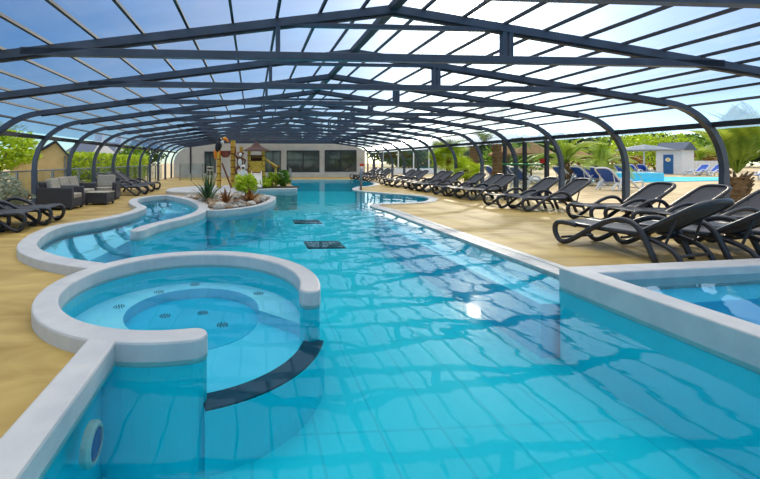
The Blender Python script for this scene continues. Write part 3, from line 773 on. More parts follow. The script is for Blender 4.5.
# monkey
p = WD(239, zc1+.2); mk = empty('monkey_figure', (p.x+.05, p.y-.12, 1.0), label='brown and white monkey figure climbing between the bamboo posts', cat='animal figure')
MB().ell((0, 0, .25), (.15, .13, .28)).ell((.02, -.04, .62), (.13, .12, .13)).tube([(-.08, 0, .42), (-.22, 0, .6), (-.2, 0, .95)], [.06, .045, .035], 8).tube([(.1, 0, .42), (.24, 0, .35), (.2, 0, .2)], [.06, .045, .035], 8).tube([(-.08, 0, .05), (-.2, -.02, -.1), (-.14, 0, -.3)], [.08, .055, .04], 8).tube([(.08, 0, .05), (.2, -.02, -.1), (.12, 0, -.3)], [.08, .055, .04], 8).build('body', M['furbrown'], mk, smooth=True)
MB().ell((.02, -.13, .6), (.085, .05, .09)).ell((0, -.09, .25), (.1, .07, .18)).build('face_and_belly', M['offwhite'], mk, smooth=True)
MB().ell((-.1, -.03, .66), (.04, .03, .05)).ell((.15, -.03, .66), (.04, .03, .05)).build('ear', M['maroon'], mk, smooth=True)
MB().tube([(.1, .05, 0), (.3, .05, -.1), (.42, .05, .05), (.36, .05, .22)], [.03, .028, .025, .02], 8).build('tail', M['furbrown'], mk, smooth=True)
p = WD(243, zc1-.3)
mk2 = empty('monkey_figure', (p.x, p.y, .55), label='small white monkey figure sitting low by the monkey post', cat='animal figure')
MB().ell((0, 0, .2), (.16, .13, .22)).ell((0, -.02, .48), (.12, .11, .12)).tube([(-.1, 0, .3), (-.22, -.05, .15), (-.1, -.15, .08)], [.05, .04, .03], 8).tube([(.1, 0, .3), (.22, -.05, .15), (.1, -.15, .08)], [.05, .04, .03], 8).build('body', M['offwhite'], mk2, smooth=True)
MB().ell((0, -.12, .47), (.06, .03, .06)).build('face', M['furbrown'], mk2, smooth=True)
MB().lathe([(.16, -.55), (.13, 0)], n=12).build('pedestal', M['furbrown'], mk2)
# hut
pc = WD(256.3, zc1+.6); hz = .12
hut = empty('play_hut', (pc.x, pc.y, hz), label='bamboo play hut with dark brown pyramid roof on the splash platform', cat='play hut')
def zz(y, zc=zc1+.6): return H-(y-CY)*zc/F - hz
hw = .33
for dx in (-1, 1):
    for dy in (-1, 1):
        m = MB(); m.lathe([(.075, 0), (.075, zz(150.5))], (dx*hw, dy*hw, 0), 10)
        nd = MB()
        for i in range(1, 7): nd.lathe([(.08, -.02), (.088, 0), (.08, .02)], (dx*hw, dy*hw, i*zz(150.5)/7), 10)
        o = m.build('post', M['bamboo'], hut); nd.build('cane_joints', M['bamboo_node'], o)
e = .62; ze = zz(151); za = zz(141.3)
m = MB(); vs = [(-e, -e, ze), (e, -e, ze), (e, e, ze), (-e, e, ze), (-.25, -.25, ze+.2), (.25, -.25, ze+.2), (.25, .25, ze+.2), (-.25, .25, ze+.2), (0, 0, za)]
m.add(vs, [(3, 2, 1, 0), (0, 1, 5, 4), (1, 2, 6, 5), (2, 3, 7, 6), (3, 0, 4, 7), (4, 5, 8), (5, 6, 8), (6, 7, 8), (7, 4, 8)])
m.build('roof', M['roof_brown'], hut)
MB().box((-hw, -hw-.03, zz(172)), (hw, -hw+.02, zz(161))).build('front_board', M['bamboo'], hut)
MB().box((-hw, -hw, zz(173.5)), (hw, hw, zz(172.3))).build('hut_floor', M['wood'], hut)
MB().tube([(-hw, -hw, zz(157)), (hw, -hw, zz(157))], .03, 8).build('rail', M['bamboo_node'], hut)
MB().box((-hw+.04, hw-.02, zz(172)), (hw-.04, hw+.02, zz(155))).build('back_board', M['roof_brown'], hut)
# slide of the hut
sl = MB(); pth = [(-.02, -.33, zz(173)), (-.02, -.7, .55), (-.02, -1.1, .2), (-.02, -1.4, .08)]
for i in range(3):
    a, b = Vector(pth[i]), Vector(pth[i+1])
    for x0, x1, h0 in ((-.24, -.2, .14), (.2, .24, .14), (-.2, .2, 0.02)):
        sl.add([(x0, a.y, a.z-.02), (x1, a.y, a.z-.02), (x1, b.y, b.z-.02), (x0, b.y, b.z-.02), (x0, a.y, a.z+h0), (x1, a.y, a.z+h0), (x1, b.y, b.z+h0), (x0, b.y, b.z+h0)], [(0,3,2,1),(4,5,6,7),(0,1,5,4),(1,2,6,5),(2,3,7,6),(3,0,4,7)])
sl.build('slide', M['offwhite'], hut)
# spout arm
sp_ = empty('water_spout', (pc.x+.33, pc.y-.3, hz), label='sloping bamboo water spout with forked end right of the play hut', cat='water spout')
MB().tube([(.02, 0, zz(158.5)), (.62, -.1, zz(167))], .05, 10).build('arm', M['bamboo'], sp_)
MB().tube([(.55, -.1, 0), (.55, -.1, zz(168))], .05, 10).build('support_post', M['bamboo'], sp_)
for s in (-1, 1): MB().tube([(.55, -.1, zz(169)), (.55+s*.2, -.1, zz(165.5))], .035, 8).build('fork', M['bamboo_node'], sp_)
# glass fence panels around the splash pad
def glass_panel(p0, p1, h, label, group=None, zb=.0, name='glass_fence_panel', posts=2):
    p0 = Vector(p0); p1 = Vector(p1); d = (p1-p0); L = d.length; a = math.atan2(d.y, d.x)
    r = empty(name, (p0.x, p0.y, zb), a, label, 'glass fence', group)
    MB().box((.03, -.006, .05), (L-.03, .006, h)).build('pane', M['glass'], r)
    for i in range(posts): 
        x = L*i/(posts-1) if posts > 1 else 0
        MB().box((x-.025, -.025, 0), (x+.025, .025, h+.01)).build('post', M['metal'], r)
    return r
A = WD(180, 26, z=0); B_ = WD(214, 26, z=0)
glass_panel((A.x, A.y), (B_.x, B_.y), 1.15, 'clear glass fence panel before the white end wall left of the toucan', 'clear fences', posts=4)
glass_panel(W(291, 185.4).xy, W(289, 180.2).xy, .9, 'small clear glass screen at the pool end right of the leafy plants', 'clear fences')
p = WD(210, 24); nb = empty('notice_board', (p.x, p.y, 0), label='pale notice board standing behind the spiky yucca', cat='sign')
MB().box((-.2, -.015, .25), (.2, .015, 1.0)).build('panel', M['paper'], nb); 
for s in (-.17, .17): MB().box((s-.02, .015, 0), (s+.02, .05, 1.0)).build('leg', M['metal'], nb)
MB().box((-.16, -.02, .8), (.16, -.014, .92)).box((-.16, -.02, .45), (-.02, -.014, .72)).box((.02, -.02, .45), (.16, -.014, .72)).build('printed_blocks', M['rattan'], nb)

# ------------------------------------------------------------------ end wall
YE = 31.6
prof_l = [q for q in side_path(-1)][::-1]; prof_r = side_path(1)[1:]
sec = [(XL, 0)] + prof_l + prof_r + [(XR, 0)]
k = len(sec)
# wall spans from the left leg to px 367
xr = WD(367, YE).x
wsec = [q for q in sec if q[0] <= xr-.01]; zi = 3.42 - .14*abs(xr-XC); wsec += [(xr, zi), (xr, 0)]
k = len(wsec); m = MB()
m.add([(x, YE, z) for x, z in wsec] + [(x, YE+.25, z) for x, z in wsec], [tuple(range(k)), tuple(range(2*k-1, k-1, -1))] + [(i, k+i, k+(i+1) % k, (i+1) % k) for i in range(k)])
struct(m.build('wall_back', M['wall']))
struct(MB().box((XL+.2, YE-.25, 0), (xr, YE, .32)).build('baseboard_back', M['wall'], bevel=.01))
for i, (a, b, t, bt, nm) in enumerate(((205,216,151.5,175,1),(265,281,150.6,172.4,2),(286.8,320,150.4,172.4,3),(325.5,358,150,172,4))):
    x0, x1 = WD(a, YE).x, WD(b, YE).x; z1 = H-(t-CY)*YE/F; z0 = H-(bt-CY)*YE/F
    if nm == 1: z0 = .33
    r = struct(empty('window_%d' % nm, ((x0+x1)/2, YE, z0))); hw = (x1-x0)/2; hh = z1-z0
    MB().box((-hw, -.02, 0), (hw, .0, hh)).build('pane', M['darkglass'], r)
    f = MB(); t_ = .06
    f.box((-hw, -.06, 0), (hw, -.0, t_)).box((-hw, -.06, hh-t_), (hw, 0, hh)).box((-hw, -.06, 0), (-hw+t_, 0, hh)).box((hw-t_, -.06, 0), (hw, 0, hh))
    f.build('frame', M['alu_dark'], r)
    g = MB(); 
    if hw > 1: g.box((-.04, -.055, 0), (.04, 0, hh)).box((-hw, -.05, hh*.55), (hw, 0, hh*.58))
    else: g.box((-.03, -.055, 0), (.03, 0, hh))
    g.build('mullion', M['alu_dark'], r)
    MB().box((-hw-.05, -.1, -.06), (hw+.05, 0, 0)).build('sill', M['wall'], r)
# right part of the end: slim glazed door with mullions and a notice
for i, px in enumerate((370, 377, 385)):
    x = WD(px, YE).x
    struct(MB().box((x-.05, YE, 0), (x+.05, YE+.08, 3.42-.14*abs(x-XC)-.05)).build('trim_%d' % (i+1), M['alu_dark']))
struct(MB().box((xr, YE, 2.1), (XR, YE+.06, 2.2)).build('trim_4', M['alu_dark']))
p = WD(362, YE); tag(MB().box((p.x-.12, YE-.02, 1.25), (p.x+.12, YE, 1.55)).build('wall_notice', M['paper']), 'small white notice on the back wall right of the windows', 'sign')
tag(MB().box((p.x-.05, YE-.02, .9), (p.x+.3, YE, 1.1)).build('warning_sign', M['red']), 'small red sign on the back wall under the white notice', 'sign')
p = WD(172+10, YE); struct(MB().box((WD(191.5, YE).x-.06, YE-.06, 0), (WD(191.5, YE).x+.06, YE, 3.0)).build('trim_5', M['alu_dark']))

# steel handrail post at the peninsula
p = W(361, 190.4); r = empty('handrail', (p.x, p.y, 0), label='short steel handrail at the tip of the sandy peninsula', cat='handrail')
MB().tube([(0, 0, 0), (0, 0, .95), (.05, .12, 1.02), (.1, .3, 1.0), (.12, .4, .7), (.12, .42, 0)], .05, 10).build('rail', M['metal'], r, smooth=True)

# ------------------------------------------------------------------ loungers
def make_lounger(name, mf, ms, ang=36, detail=True):
    r = empty(name)
    wd = .33
    S = [(.34, .33), (.16, .345), (.05, .33), (.0, .25), (.02, .13), (.09, .045), (.19, .05), (.32, .13), (.52, .28), (.74, .43), (.92, .5), (1.08, .49), (1.2, .38), (1.29, .18), (1.36, .0)]
    for s in (-1, 1):
        p = smooth_path([(x, s*(wd+.02), z) for x, z in S], 3)
        MB().tube(p, .038, 8, .9).build('side_frame', mf, r, smooth=True)
        MB().tube([(.03, s*(wd-.03), .33), (1.22, s*(wd-.03), .33)], .034, 6).build('seat_rail', mf, r, smooth=True)
        p = smooth_path([(1.02, s*(wd-.05), .31), (1.3, s*(wd-.04), .28), (1.52, s*(wd-.03), .18), (1.62, s*(wd-.03), .0)], 3)
        MB().tube(p, .034, 6).build('rear_leg', mf, r, smooth=True)
    x0, z0 = 1.16, .35; ca, sa = math.cos(R(ang)), math.sin(R(ang)); L = .82
    def bp(u, y): return (x0+u*ca, y, z0+u*sa + .0)
    wb = .29
    fr = [bp(-.02, -wb), bp(.35, -wb-.01), bp(.68, -wb), bp(.78, -wb+.06), bp(L, -.12), bp(L, .12), bp(.78, wb-.06), bp(.68, wb), bp(.35, wb+.01), bp(-.02, wb)]
    MB().tube(smooth_path(fr, 3), .034, 8).build('backrest_frame', mf, r, smooth=True)
    b = MB(); nu, nv = 6, 6; vs = []
    for side in (0, 1):
        for i in range(nu+1):
            for j in range(nv+1):
                u = L*i/nu; w = wb*(1-.18*max(0, (u-.66)/.16)) if u > .66 else wb; y = -w + 2*w*j/nv
                sag = .03*math.sin(PI*i/nu)*math.sin(PI*j/nv); q = Vector(bp(u, y)) + Vector((sa, 0, -ca))*(sag + side*.012); vs.append(q)
    K = (nu+1)*(nv+1); fs = []
    for i in range(nu):
        for j in range(nv):
            a = i*(nv+1)+j; fs += [(a, a+1, a+nv+2, a+nv+1), (K+a, K+a+nv+1, K+a+nv+2, K+a+1)]
    b.add(vs, fs).build('backrest', ms, r, smooth=True)
    b = MB(); vs = []; nu = 8
    for side in (0, 1):
        for i in range(nu+1):
            for j in range(nv+1):
                x = .04+1.12*i/nu; y = -wd+.04 + 2*(wd-.04)*j/nv; sag = .03*math.sin(PI*i/nu)*math.sin(PI*j/nv)
                vs.append((x, y, .352-sag-side*.014))
    K = (nu+1)*(nv+1); fs = []
    for i in range(nu):
        for j in range(nv):
            a = i*(nv+1)+j; fs += [(a, a+nv+1, a+nv+2, a+1), (K+a, K+a+1, K+a+nv+2, K+a+nv+1)]
    b.add(vs, fs).build('seat', ms, r, smooth=True)
    for cxx, czz, ww in ((1.2, .27, wd), (.1, .1, wd), (1.56, .12, wd-.03)): MB().tube([(cxx, -ww, czz), (cxx, ww, czz)], .02, 6).build('crossbar', mf, r)
    for s in (-1, 1): MB().tube([bp(.45, s*(wb-.04)), (1.42, s*(wb-.02), .24)], .016, 6).build('support_strut', mf, r)
    return r
L0 = None
def place_lounger(foot, ang, label, group):
    global L0
    if L0 is None: L0 = make_lounger('sun_lounger', M['plastic'], M['sling']); o = L0
    else: o = copy_tree(L0)
    o.location = (foot[0]*.9635, foot[1]*.9635, 0); o.rotation_euler.z = R(ang); tag(o, label, 'sun lounger', group); return o
G = 'charcoal sun loungers around the pool'
place_lounger((5.47, 6.35), -78, 'charcoal sun lounger with raised back nearest the raised basin corner', G)
place_lounger((6.42, 6.25), -77, 'charcoal lounger with raised back, second from the basin corner', G)
place_lounger((7.3, 6.1), -76, 'charcoal lounger with raised back behind the basin, third from its corner', G)
place_lounger((7.42, 8.4), -6, 'charcoal lounger in front of the white shed view, farthest of the crosswise three', G)
place_lounger((7.6, 7.62), -9, 'charcoal lounger, middle one of the crosswise three before the palm', G)
place_lounger((7.8, 6.9), -13, 'charcoal lounger, nearest of the crosswise three before the palm', G)
place_lounger((7.1, 11.2), -3, 'charcoal lounger by the glass door, farther of the pair', G)
place_lounger((7.3, 10.4), -6, 'charcoal lounger by the glass door, nearer of the pair', G)
far = [(13.3,'nearest of the three charcoal loungers just beyond the glass door'),(14.1,'middle of the three charcoal loungers just beyond the glass door'),(14.9,'farthest of the three charcoal loungers just beyond the glass door'),
       (16.7,'nearest of the three charcoal loungers before the bright fan palm'),(17.5,'middle of the three charcoal loungers before the bright fan palm'),(18.3,'farthest of the three charcoal loungers before the bright fan palm'),
       (19.9,'nearest of the three charcoal loungers left of the fan palm'),(20.8,'middle of the three charcoal loungers left of the fan palm'),(21.7,'farthest of the three charcoal loungers left of the fan palm'),
       (24.9,'nearest of the four small charcoal loungers near the end wall'),(26,'second of the four small charcoal loungers near the end wall'),(27.2,'third of the four small charcoal loungers near the end wall'),(28.4,'farthest of the four small charcoal loungers near the end wall')]
for i, (y, lab) in enumerate(far):
    place_lounger((7.3+.15*rnd.random(), y+.1), rnd.uniform(-4, 4), lab, G)
place_lounger((-4.3, 8.95), 186, 'charcoal lounger at the left edge, farthest of three', G)
place_lounger((-4.4, 8.15), 188, 'charcoal lounger at the left edge, middle of three', G)
place_lounger((-4.65, 7.5), 186, 'charcoal lounger at the left edge, nearest of three', G)
place_lounger((-4.3, 15.9), 170, 'charcoal lounger with raised back right behind the rattan armchair', G)
place_lounger((-4.35, 17.2), 172, 'charcoal lounger on the left deck, middle of the far three', G)
place_lounger((-4.4, 18.5), 174, 'charcoal lounger on the left deck, farthest of the far three', G)

# blue loungers outdoors
B0 = None
blues = [(W(585,184),188),(W(602,184.5),190),(W(618,185),188),(W(633,189.5),192),
         (WD(589,34),195),(WD(603,34),195),(WD(616,34.5),195),(WD(632,35),195),(WD(643,35.5),195),(WD(654,36),195),(WD(688,35),5),(WD(703,35),5),
         (WD(546,20),188),(WD(534,24),190),(WD(512,25),190),(WD(752,26),10)]
bl_lab = ['blue lounger in the near outdoor row, leftmost of four','blue lounger in the near outdoor row, second of four','blue lounger in the near outdoor row, third of four','blue lounger in the near outdoor row, rightmost of four by the outdoor pool',
          'blue lounger under the palms, leftmost of the far row','blue lounger under the palms, second of the far row','blue lounger under the palms, third of the far row','blue lounger left of the parasol, fourth of the far row','blue lounger left of the parasol, fifth of the far row','blue lounger beside the parasol pole',
          'blue lounger right of the white shed, left of the pair','blue lounger right of the white shed, right of the pair','blue lounger seen through the glass door, the right one','blue lounger seen through the glass door, the middle one','blue lounger seen left of the glass door','blue lounger outside behind the trunk of the right palm']
for (p, a), lab in zip(blues, bl_lab):
    if B0 is None: B0 = make_lounger('blue_lounger', M['wframe'], M['blue'], 42); o = B0
    else: o = copy_tree(B0)
    o.location = (p.x, p.y, 0); o.rotation_euler.z = R(a); tag(o, lab, 'sun lounger', 'blue loungers outdoors')
    o.scale = (1.12, 1.12, 1.12)

# ------------------------------------------------------------------ rattan lounge set
def rattan_seat(name, loc, rz, width, label, cat, ncush=1, depth=.8):
    """faces local +x"""
    r = empty(name, (loc[0], loc[1], 0), R(rz), label, cat, 'rattan lounge set')
    hw = width/2
    MB().box((.06, -hw+.1, .06), (depth, hw-.1, .3)).build('base', M['rattan'], r, bevel=.02)
    for s in (-1, 1):
        MB().box((.0, min(s*hw, s*(hw-.13)), .05), (depth+.02, max(s*hw, s*(hw-.13)), .6)).build('armrest', M['rattan'], r, bevel=.02)
    m = MB(); sh = Matrix.Identity(4)
    m.add([(.16, -hw+.1, .1), (.3, -hw+.1, .1), (.3, hw-.1, .1), (.16, hw-.1, .1), (.0, -hw, .74), (.11, -hw, .74), (.11, hw, .74), (.0, hw, .74)], [(0,3,2,1),(4,5,6,7),(0,1,5,4),(1,2,6,5),(2,3,7,6),(3,0,4,7)])
    m.build('back', M['rattan'], r, bevel=.02)
    cw = (width-.26)/ncush
    for i in range(ncush):
        y0 = -hw+.13+cw*i
        MB().box((.22, y0+.01, .3), (depth+.01, y0+cw-.01, .43)).build('seat_cushion', M['cushion'], r, bevel=.03)
        MB().box((-.06, y0+.01, 0), (.08, y0+cw-.01, .42), Matrix.Translation((.27, 0, .42)) @ Matrix.Rotation(R(-14), 4, 'Y')).build('back_cushion', M['cushion'], r, bevel=.04)
    for x in (.06, depth-.05):
        for s in (-1, 1): MB().box((x-.03, s*(hw-.07)-.03, 0), (x+.03, s*(hw-.07)+.03, .06)).build('foot', M['alu_dark'], r)
    return r
rattan_seat('rattan_armchair', (-5.72, 11.2), 0, .8, 'dark rattan armchair seen side-on next to the left arch leg', 'armchair', depth=.88)
rattan_seat('rattan_sofa', (-5.95, 12.55), 0, 1.5, 'dark rattan sofa with beige cushions behind the side-on armchair', 'sofa', 2)
rattan_seat('rattan_armchair', (-5.1, 14.2), -82, .86, 'dark rattan armchair behind the coffee table, facing the camera', 'armchair')
t = empty('coffee_table', (-4.65, 12.3, 0), label='low dark rattan coffee table with pale top in the lounge set', cat='table', group='rattan lounge set')
MB().box((-.32, -.32, .06), (.32, .32, .36)).build('body', M['rattan'], t, bevel=.02)
MB().box((-.33, -.33, .36), (.33, .33, .385)).build('tabletop', M['cushion'], t, bevel=.006)
for sx in (-.28, .28):
    for sy in (-.28, .28): MB().box((sx-.03, sy-.03, 0), (sx+.03, sy+.03, .06)).build('leg', M['alu_dark'], t)

# ------------------------------------------------------------------ left outside
prev = None
ys = [7.6, 9.6, 11.6, 13.6, 15.6, 17.6, 19.6, 21.6, 23.6, 25.6, 27.6, 29.6]
for i in range(len(ys)-1):
    x = XL - .45
    r = empty('clear_fence_panel', (x, ys[i], 0), 0, 'clear fence panel with steel top rail along the left side, %s from the camera' % ORD[i], 'glass fence', 'clear fences along the left side')
    MB().box((-.006, .04, .06), (.006, 1.96, 1.0)).build('pane', M['glass'], r)
    MB().tube([(0, 0, 1.02), (0, 2.0, 1.02)], .022, 6).build('top_rail', M['metal'], r)
    MB().box((-.03, -.03, 0), (.03, .03, 1.02)).build('post', M['metal'], r)
# cream outbuilding
zc = 16; x0 = WD(12, zc); x1 = WD(67.5, zc); xa = WD(56, zc); y = x1.y
hs = empty('cream_outbuilding', (x1.x, y, 0), R(25), label='cream rendered outbuilding with slate gable behind the left arches', cat='building')
wz = H+5*zc/F; wl = -1.95; az = H+18*zc/F; ax = -.42; lz = H-8*zc/F
MB().add([(0,0,0),(0,0,wz),(ax,0,az),(wl,0,lz),(wl,0,0)] + [(0,5,0),(0,5,wz),(ax,5,az),(wl,5,lz),(wl,5,0)], [(0,4,3,2,1),(5,6,7,8,9),(0,1,6,5),(4,9,8,3)]).build('wall', M['cream'], hs)
m = MB()
for (a, b) in (((.12, wz-.1), (ax, az+.05)), ((ax, az+.05), (wl-.1, lz-.02))):
    m.add([(a[0], -.12, a[1]), (b[0], -.12, b[1]), (b[0], 5.1, b[1]), (a[0], 5.1, a[1]), (a[0], -.12, a[1]+.07), (b[0], -.12, b[1]+.07), (b[0], 5.1, b[1]+.07), (a[0], 5.1, a[1]+.07)], [(0,3,2,1),(4,5,6,7),(0,1,5,4),(1,2,6,5),(2,3,7,6),(3,0,4,7)])
m.build('roof', M['slate'], hs)
MB().box((-1.1, -.05, .15), (-.8, 0, .5)).build('vent_grille', M['metal'], hs)
MB().tube([(-.1, -.06, 0), (-.1, -.06, wz)], .035, 8).build('drainpipe', M['metal'], hs)
# hedges and bushes
def hedge(name, x0, x1, y0, y1, h, n, mat, label, seed):
    rr = random.Random(seed); r = empty(name, ((x0+x1)/2, (y0+y1)/2, 0), label=label, cat='hedge'); m = MB(); cx, cy = (x0+x1)/2, (y0+y1)/2
    for i in range(n):
        f = rr.random(); yv = rr.uniform(y0, y1); hv = h*(1+.12*noise.noise(Vector((yv*.6, seed, 0))))
        if f < .5: p = Vector((x1-rr.uniform(0, .3), yv, rr.uniform(.1, hv)))
        elif f < .85: p = Vector((rr.uniform(x0, x1), yv, hv-rr.uniform(0, .2)))
        else: p = Vector((rr.uniform(x0, x1), y0+rr.uniform(0, .3), rr.uniform(.1, hv)))
        p -= Vector((cx, cy, 0)); a = Vector((rr.gauss(0, 1), rr.gauss(0, 1), rr.gauss(0, 1))).normalized(); b = a.orthogonal().normalized(); s = rr.uniform(.06, .13)
        m.add([p-a*s, p+b*s*.5, p+a*s, p-b*s*.5], [(0, 1, 2, 3)])
    m.build('foliage', mat, r)
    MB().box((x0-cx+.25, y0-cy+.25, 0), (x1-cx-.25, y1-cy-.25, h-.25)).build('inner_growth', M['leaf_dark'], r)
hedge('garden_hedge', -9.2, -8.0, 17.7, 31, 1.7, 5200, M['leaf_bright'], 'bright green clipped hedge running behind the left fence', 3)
p = WD(3, 9.3); bush('silver_bush', (p.x-.25, p.y, 0), (.85, .7, .5), 1100, .09, M['leaf_silver'], 'silvery grey-leaved bush at the far left outside the fence', seed=8)
p = WD(37, 12.3); bush('low_bush', (p.x-.1, p.y, 0), (.9, .3, .14), 300, .08, M['leaf_bronze'], 'low brownish planting at the foot of the cream outbuilding', seed=9)
p = WD(12, 12.5); bush('garden_tree', (p.x-.6, p.y, 0), (1.5, 1.1, .85), 1900, .12, M['leaf_bright'], 'bushy yellow-green tree rising at the far left', 'tree', seed=10, trunk=.07, base=1.75)
p = WD(78, 15.2); bush('silver_bush', (p.x-.4, p.y, 0), (.7, .6, .35), 500, .08, M['leaf_silver'], 'grey-green bush behind the fence beyond the outbuilding', seed=11)
def house(name, px0, px1, zc, eave, ridge, label, wallm='bwhite', dep=7, win=((.25, .5),)):
    a = WD(px0, zc); b = WD(px1, zc); w_ = b.x-a.x; ze = H-(eave-CY)*zc/F; zr = H-(ridge-CY)*zc/F
    r = empty(name, ((a.x+b.x)/2, a.y, 0), label=label, cat='house'); h = w_/2
    MB().box((-h, 0, 0), (h, dep, ze)).build('wall', M[wallm], r)
    MB().add([(-h-.3, -.3, ze-.1), (h+.3, -.3, ze-.1), (h+.3, dep+.3, ze-.1), (-h-.3, dep+.3, ze-.1), (-h*.8, dep/2, zr), (h*.8, dep/2, zr)], [(0,3,2,1),(0,1,5,4),(2,3,4,5),(1,2,5),(3,0,4)]).build('roof', M['slate'], r)
    MB().box((h*.4, dep/2-.4, zr-.3), (h*.4+.8, dep/2+.4, zr+.9)).build('chimney', M[wallm], r)
    for u, v in win:
        f = MB().box((-h+u*w_, -.05, ze*v), (-h+u*w_+1.1, 0, ze*v+1.2)).build('window', M['alu_dark'], r); 
        MB().box((-h+u*w_+.1, -.07, ze*v+.1), (-h+u*w_+1.0, -.04, ze*v+1.1)).build('pane', M['darkglass'], f)
    return r
house('village_house', 66, 90, 42, 152, 139, 'white house with slate roof beyond the hedge, the nearer left one', win=((.3, .45), (.65, .45)))
house('village_house', 94, 112, 52, 152, 141, 'white house with slate roof beyond the hedge, middle of the row', win=((.3, .5),))
house('village_house', 113, 130, 60, 150, 144, 'dark slate-roofed house beyond the hedge, the farthest right', wallm='slate', win=((.3, .4),))
p = WD(147, 45); bush('distant_tree', (p.x, p.y, 0), (2.2, 2, 1.8), 900, .3, M['leaf_dark'], 'dark round tree beyond the far left arches', 'tree', seed=12, trunk=.2, base=2.4)
p = WD(133, 40); bush('distant_tree', (p.x, p.y, 0), (1.7, 1.6, 1.3), 700, .25, M['leaf_green'], 'green tree beyond the hedge near its far end', 'tree', seed=13, trunk=.15, base=1.8)

# ------------------------------------------------------------------ right outside
# glass door unit in the right side
xg = XR + .02
r = struct(empty('door_1', (xg, 12.3, 0)))
for yv in (0, 1.05, 2.15): MB().box((-.05, yv-.05, 0), (.05, yv+.05, 2.2)).build('door_post', M['alu_dark'], r)
for i in range(2):
    y0 = .06+1.07*i; g = MB().box((-.008, y0, .05), (.008, y0+.93, 2.05)).build('pane', M['glass'], r)
MB().box((-.05, -.05, 2.07), (.05, 2.2, 2.18)).build('door_head', M['alu_dark'], r)
MB().box((-.05, 0, 0), (.05, 2.15, .06)).build('door_sill', M['alu_dark'], r)
MB().tube([(-.1, .05, 1.2), (-.1, 2.1, 1.2)], .03, 8).build('push_bar', M['greenplastic'], r)
MB().box((-.14, .02, 1.25), (-.06, .14, 1.4)).build('alarm_box', M['red'], r)
# EXIT pictogram sign above the door
e_ = empty('exit_sign', (xg-.08, 13.55, 2.02), label='small green emergency exit sign above the glass side door', cat='sign')
MB().box((-.02, -.3, 0), (.02, .3, .2)).build('sign_box', M['greenplastic'], e_)
MB().box((-.026, .08, .03), (-.02, .24, .17)).box((-.026, -.25, .09), (-.02, -.02, .11)).add([(-.024, -.27, .1), (-.024, -.19, .15), (-.024, -.19, .05)], [(0, 1, 2)]).build('arrow_and_doorway', M['offwhite'], e_)

struct(MB().add([(-120, -40, -.03), (160, -40, -.03), (160, 220, -.03), (-120, 220, -.03)], [(0, 1, 2, 3)]).build('ground', M['ground'])) if False else None
# ground with a hole where the hall stands
v, t = cdt([(-120, -40), (160, -40), (160, 220), (-120, 220)], [[Vector((-6.55, -5.95)), Vector((10.15, -5.95)), Vector((10.15, 31.5)), Vector((-6.55, 31.5))]])
struct(MB().add([(x, y, -.02) for x, y in v], t).build('ground', M['ground']))
# outdoor pool
op = [W(600, 180.2).xy, W(724, 180.4).xy, W(724, 176.6).xy, W(560, 176.6).xy]
op = [W(590, 181.3).xy, W(640, 182.2).xy, W(728, 180.5).xy, W(735, 177.6).xy, W(590, 177.3).xy]
o = struct(MB().prism(op, -.02, .03).build('outdoor_pool_coping', M['liner_mid']))
mid = Vector((sum(p.x for p in op)/5, sum(p.y for p in op)/5)); inn = [mid+(p-mid)*.97 for p in op]
v, t = cdt(inn, []); tag(MB().add([(x, y, .035) for x, y in v], t).build('outdoor_water', M['liner_wall']), 'light blue water of the outdoor pool behind the right arches', 'water', kind='stuff')
p = W(634, 181, 0); s_ = MB().box((-1.6, -.5, 0), (1.6, .5, .55)).build('pool_wall_block', M['liner_mid'], loc=(p.x, p.y, 0), bevel=.05); tag(s_, 'pale blue raised block at the left end of the outdoor pool', 'pool wall')
# shed
zc = 40; a = WD(656, zc); w_ = 1.95
sh_ = empty('garden_shed', (a.x, a.y, 0), R(-68.8), 'small white shed with slate roof and blue door beyond the outdoor pool', 'shed')
hz1 = H-(150-CY)*zc/F; hz2 = H-(145-CY)*zc/F
MB().box((0, 0, 0), (w_, 2.6, hz1)).build('wall', M['bwhite'], sh_)
m = MB(); m.add([(-.2, -.3, hz1-.05), (w_+.2, -.3, hz1-.05), (w_+.2, 2.8, hz1-.05), (-.2, 2.8, hz1-.05), (-.2, 1.3, hz2+.25), (w_+.2, 1.3, hz2+.25)], [(0,3,2,1),(0,1,5,4),(2,3,4,5),(1,2,5),(3,0,4)]); m.build('roof', M['slate'], sh_)
dx = (663.5-656)/25*w_; dw = 9.5/25*w_
d_ = MB().box((dx, -.05, .05), (dx+dw, 0, 1.95)).build('door', M['door_blue'], sh_)
MB().lathe([(.2, -.02), (.2, .02)], (dx+dw/2, -.07, 1.45), 20, mat=Matrix.Rotation(PI/2, 3, 'X')).build('round_emblem', M['offwhite'], d_)
MB().lathe([(.1, -.02), (.1, .02)], (dx+dw/2, -.095, 1.45), 16, mat=Matrix.Rotation(PI/2, 3, 'X')).build('emblem_centre', M['yellow'], d_)
c = WD(693, zc+1)
# parasol
zc = 36; p = WD(644, zc); pr = empty('big_parasol', (p.x, p.y, 0), label='large blue-grey parasol left of the white shed', cat='parasol')
zt = H-(144.5-CY)*zc/F; ze = H-(150-CY)*zc/F
MB().tube([(0, 0, 0), (0, 0, zt)], .06, 8).build('pole', M['wframe'], pr)
MB().lathe([(2.0, ze-.08), (2.02, ze), (1.0, (ze+zt)/2+.05), (.05, zt), (.02, zt+.03)], n=8, sx=1.05).build('canopy', M['canvas'], pr)
MB().lathe([(.45, 0), (.4, .1), (.08, .12)], n=12).build('base', M['ground'], pr)
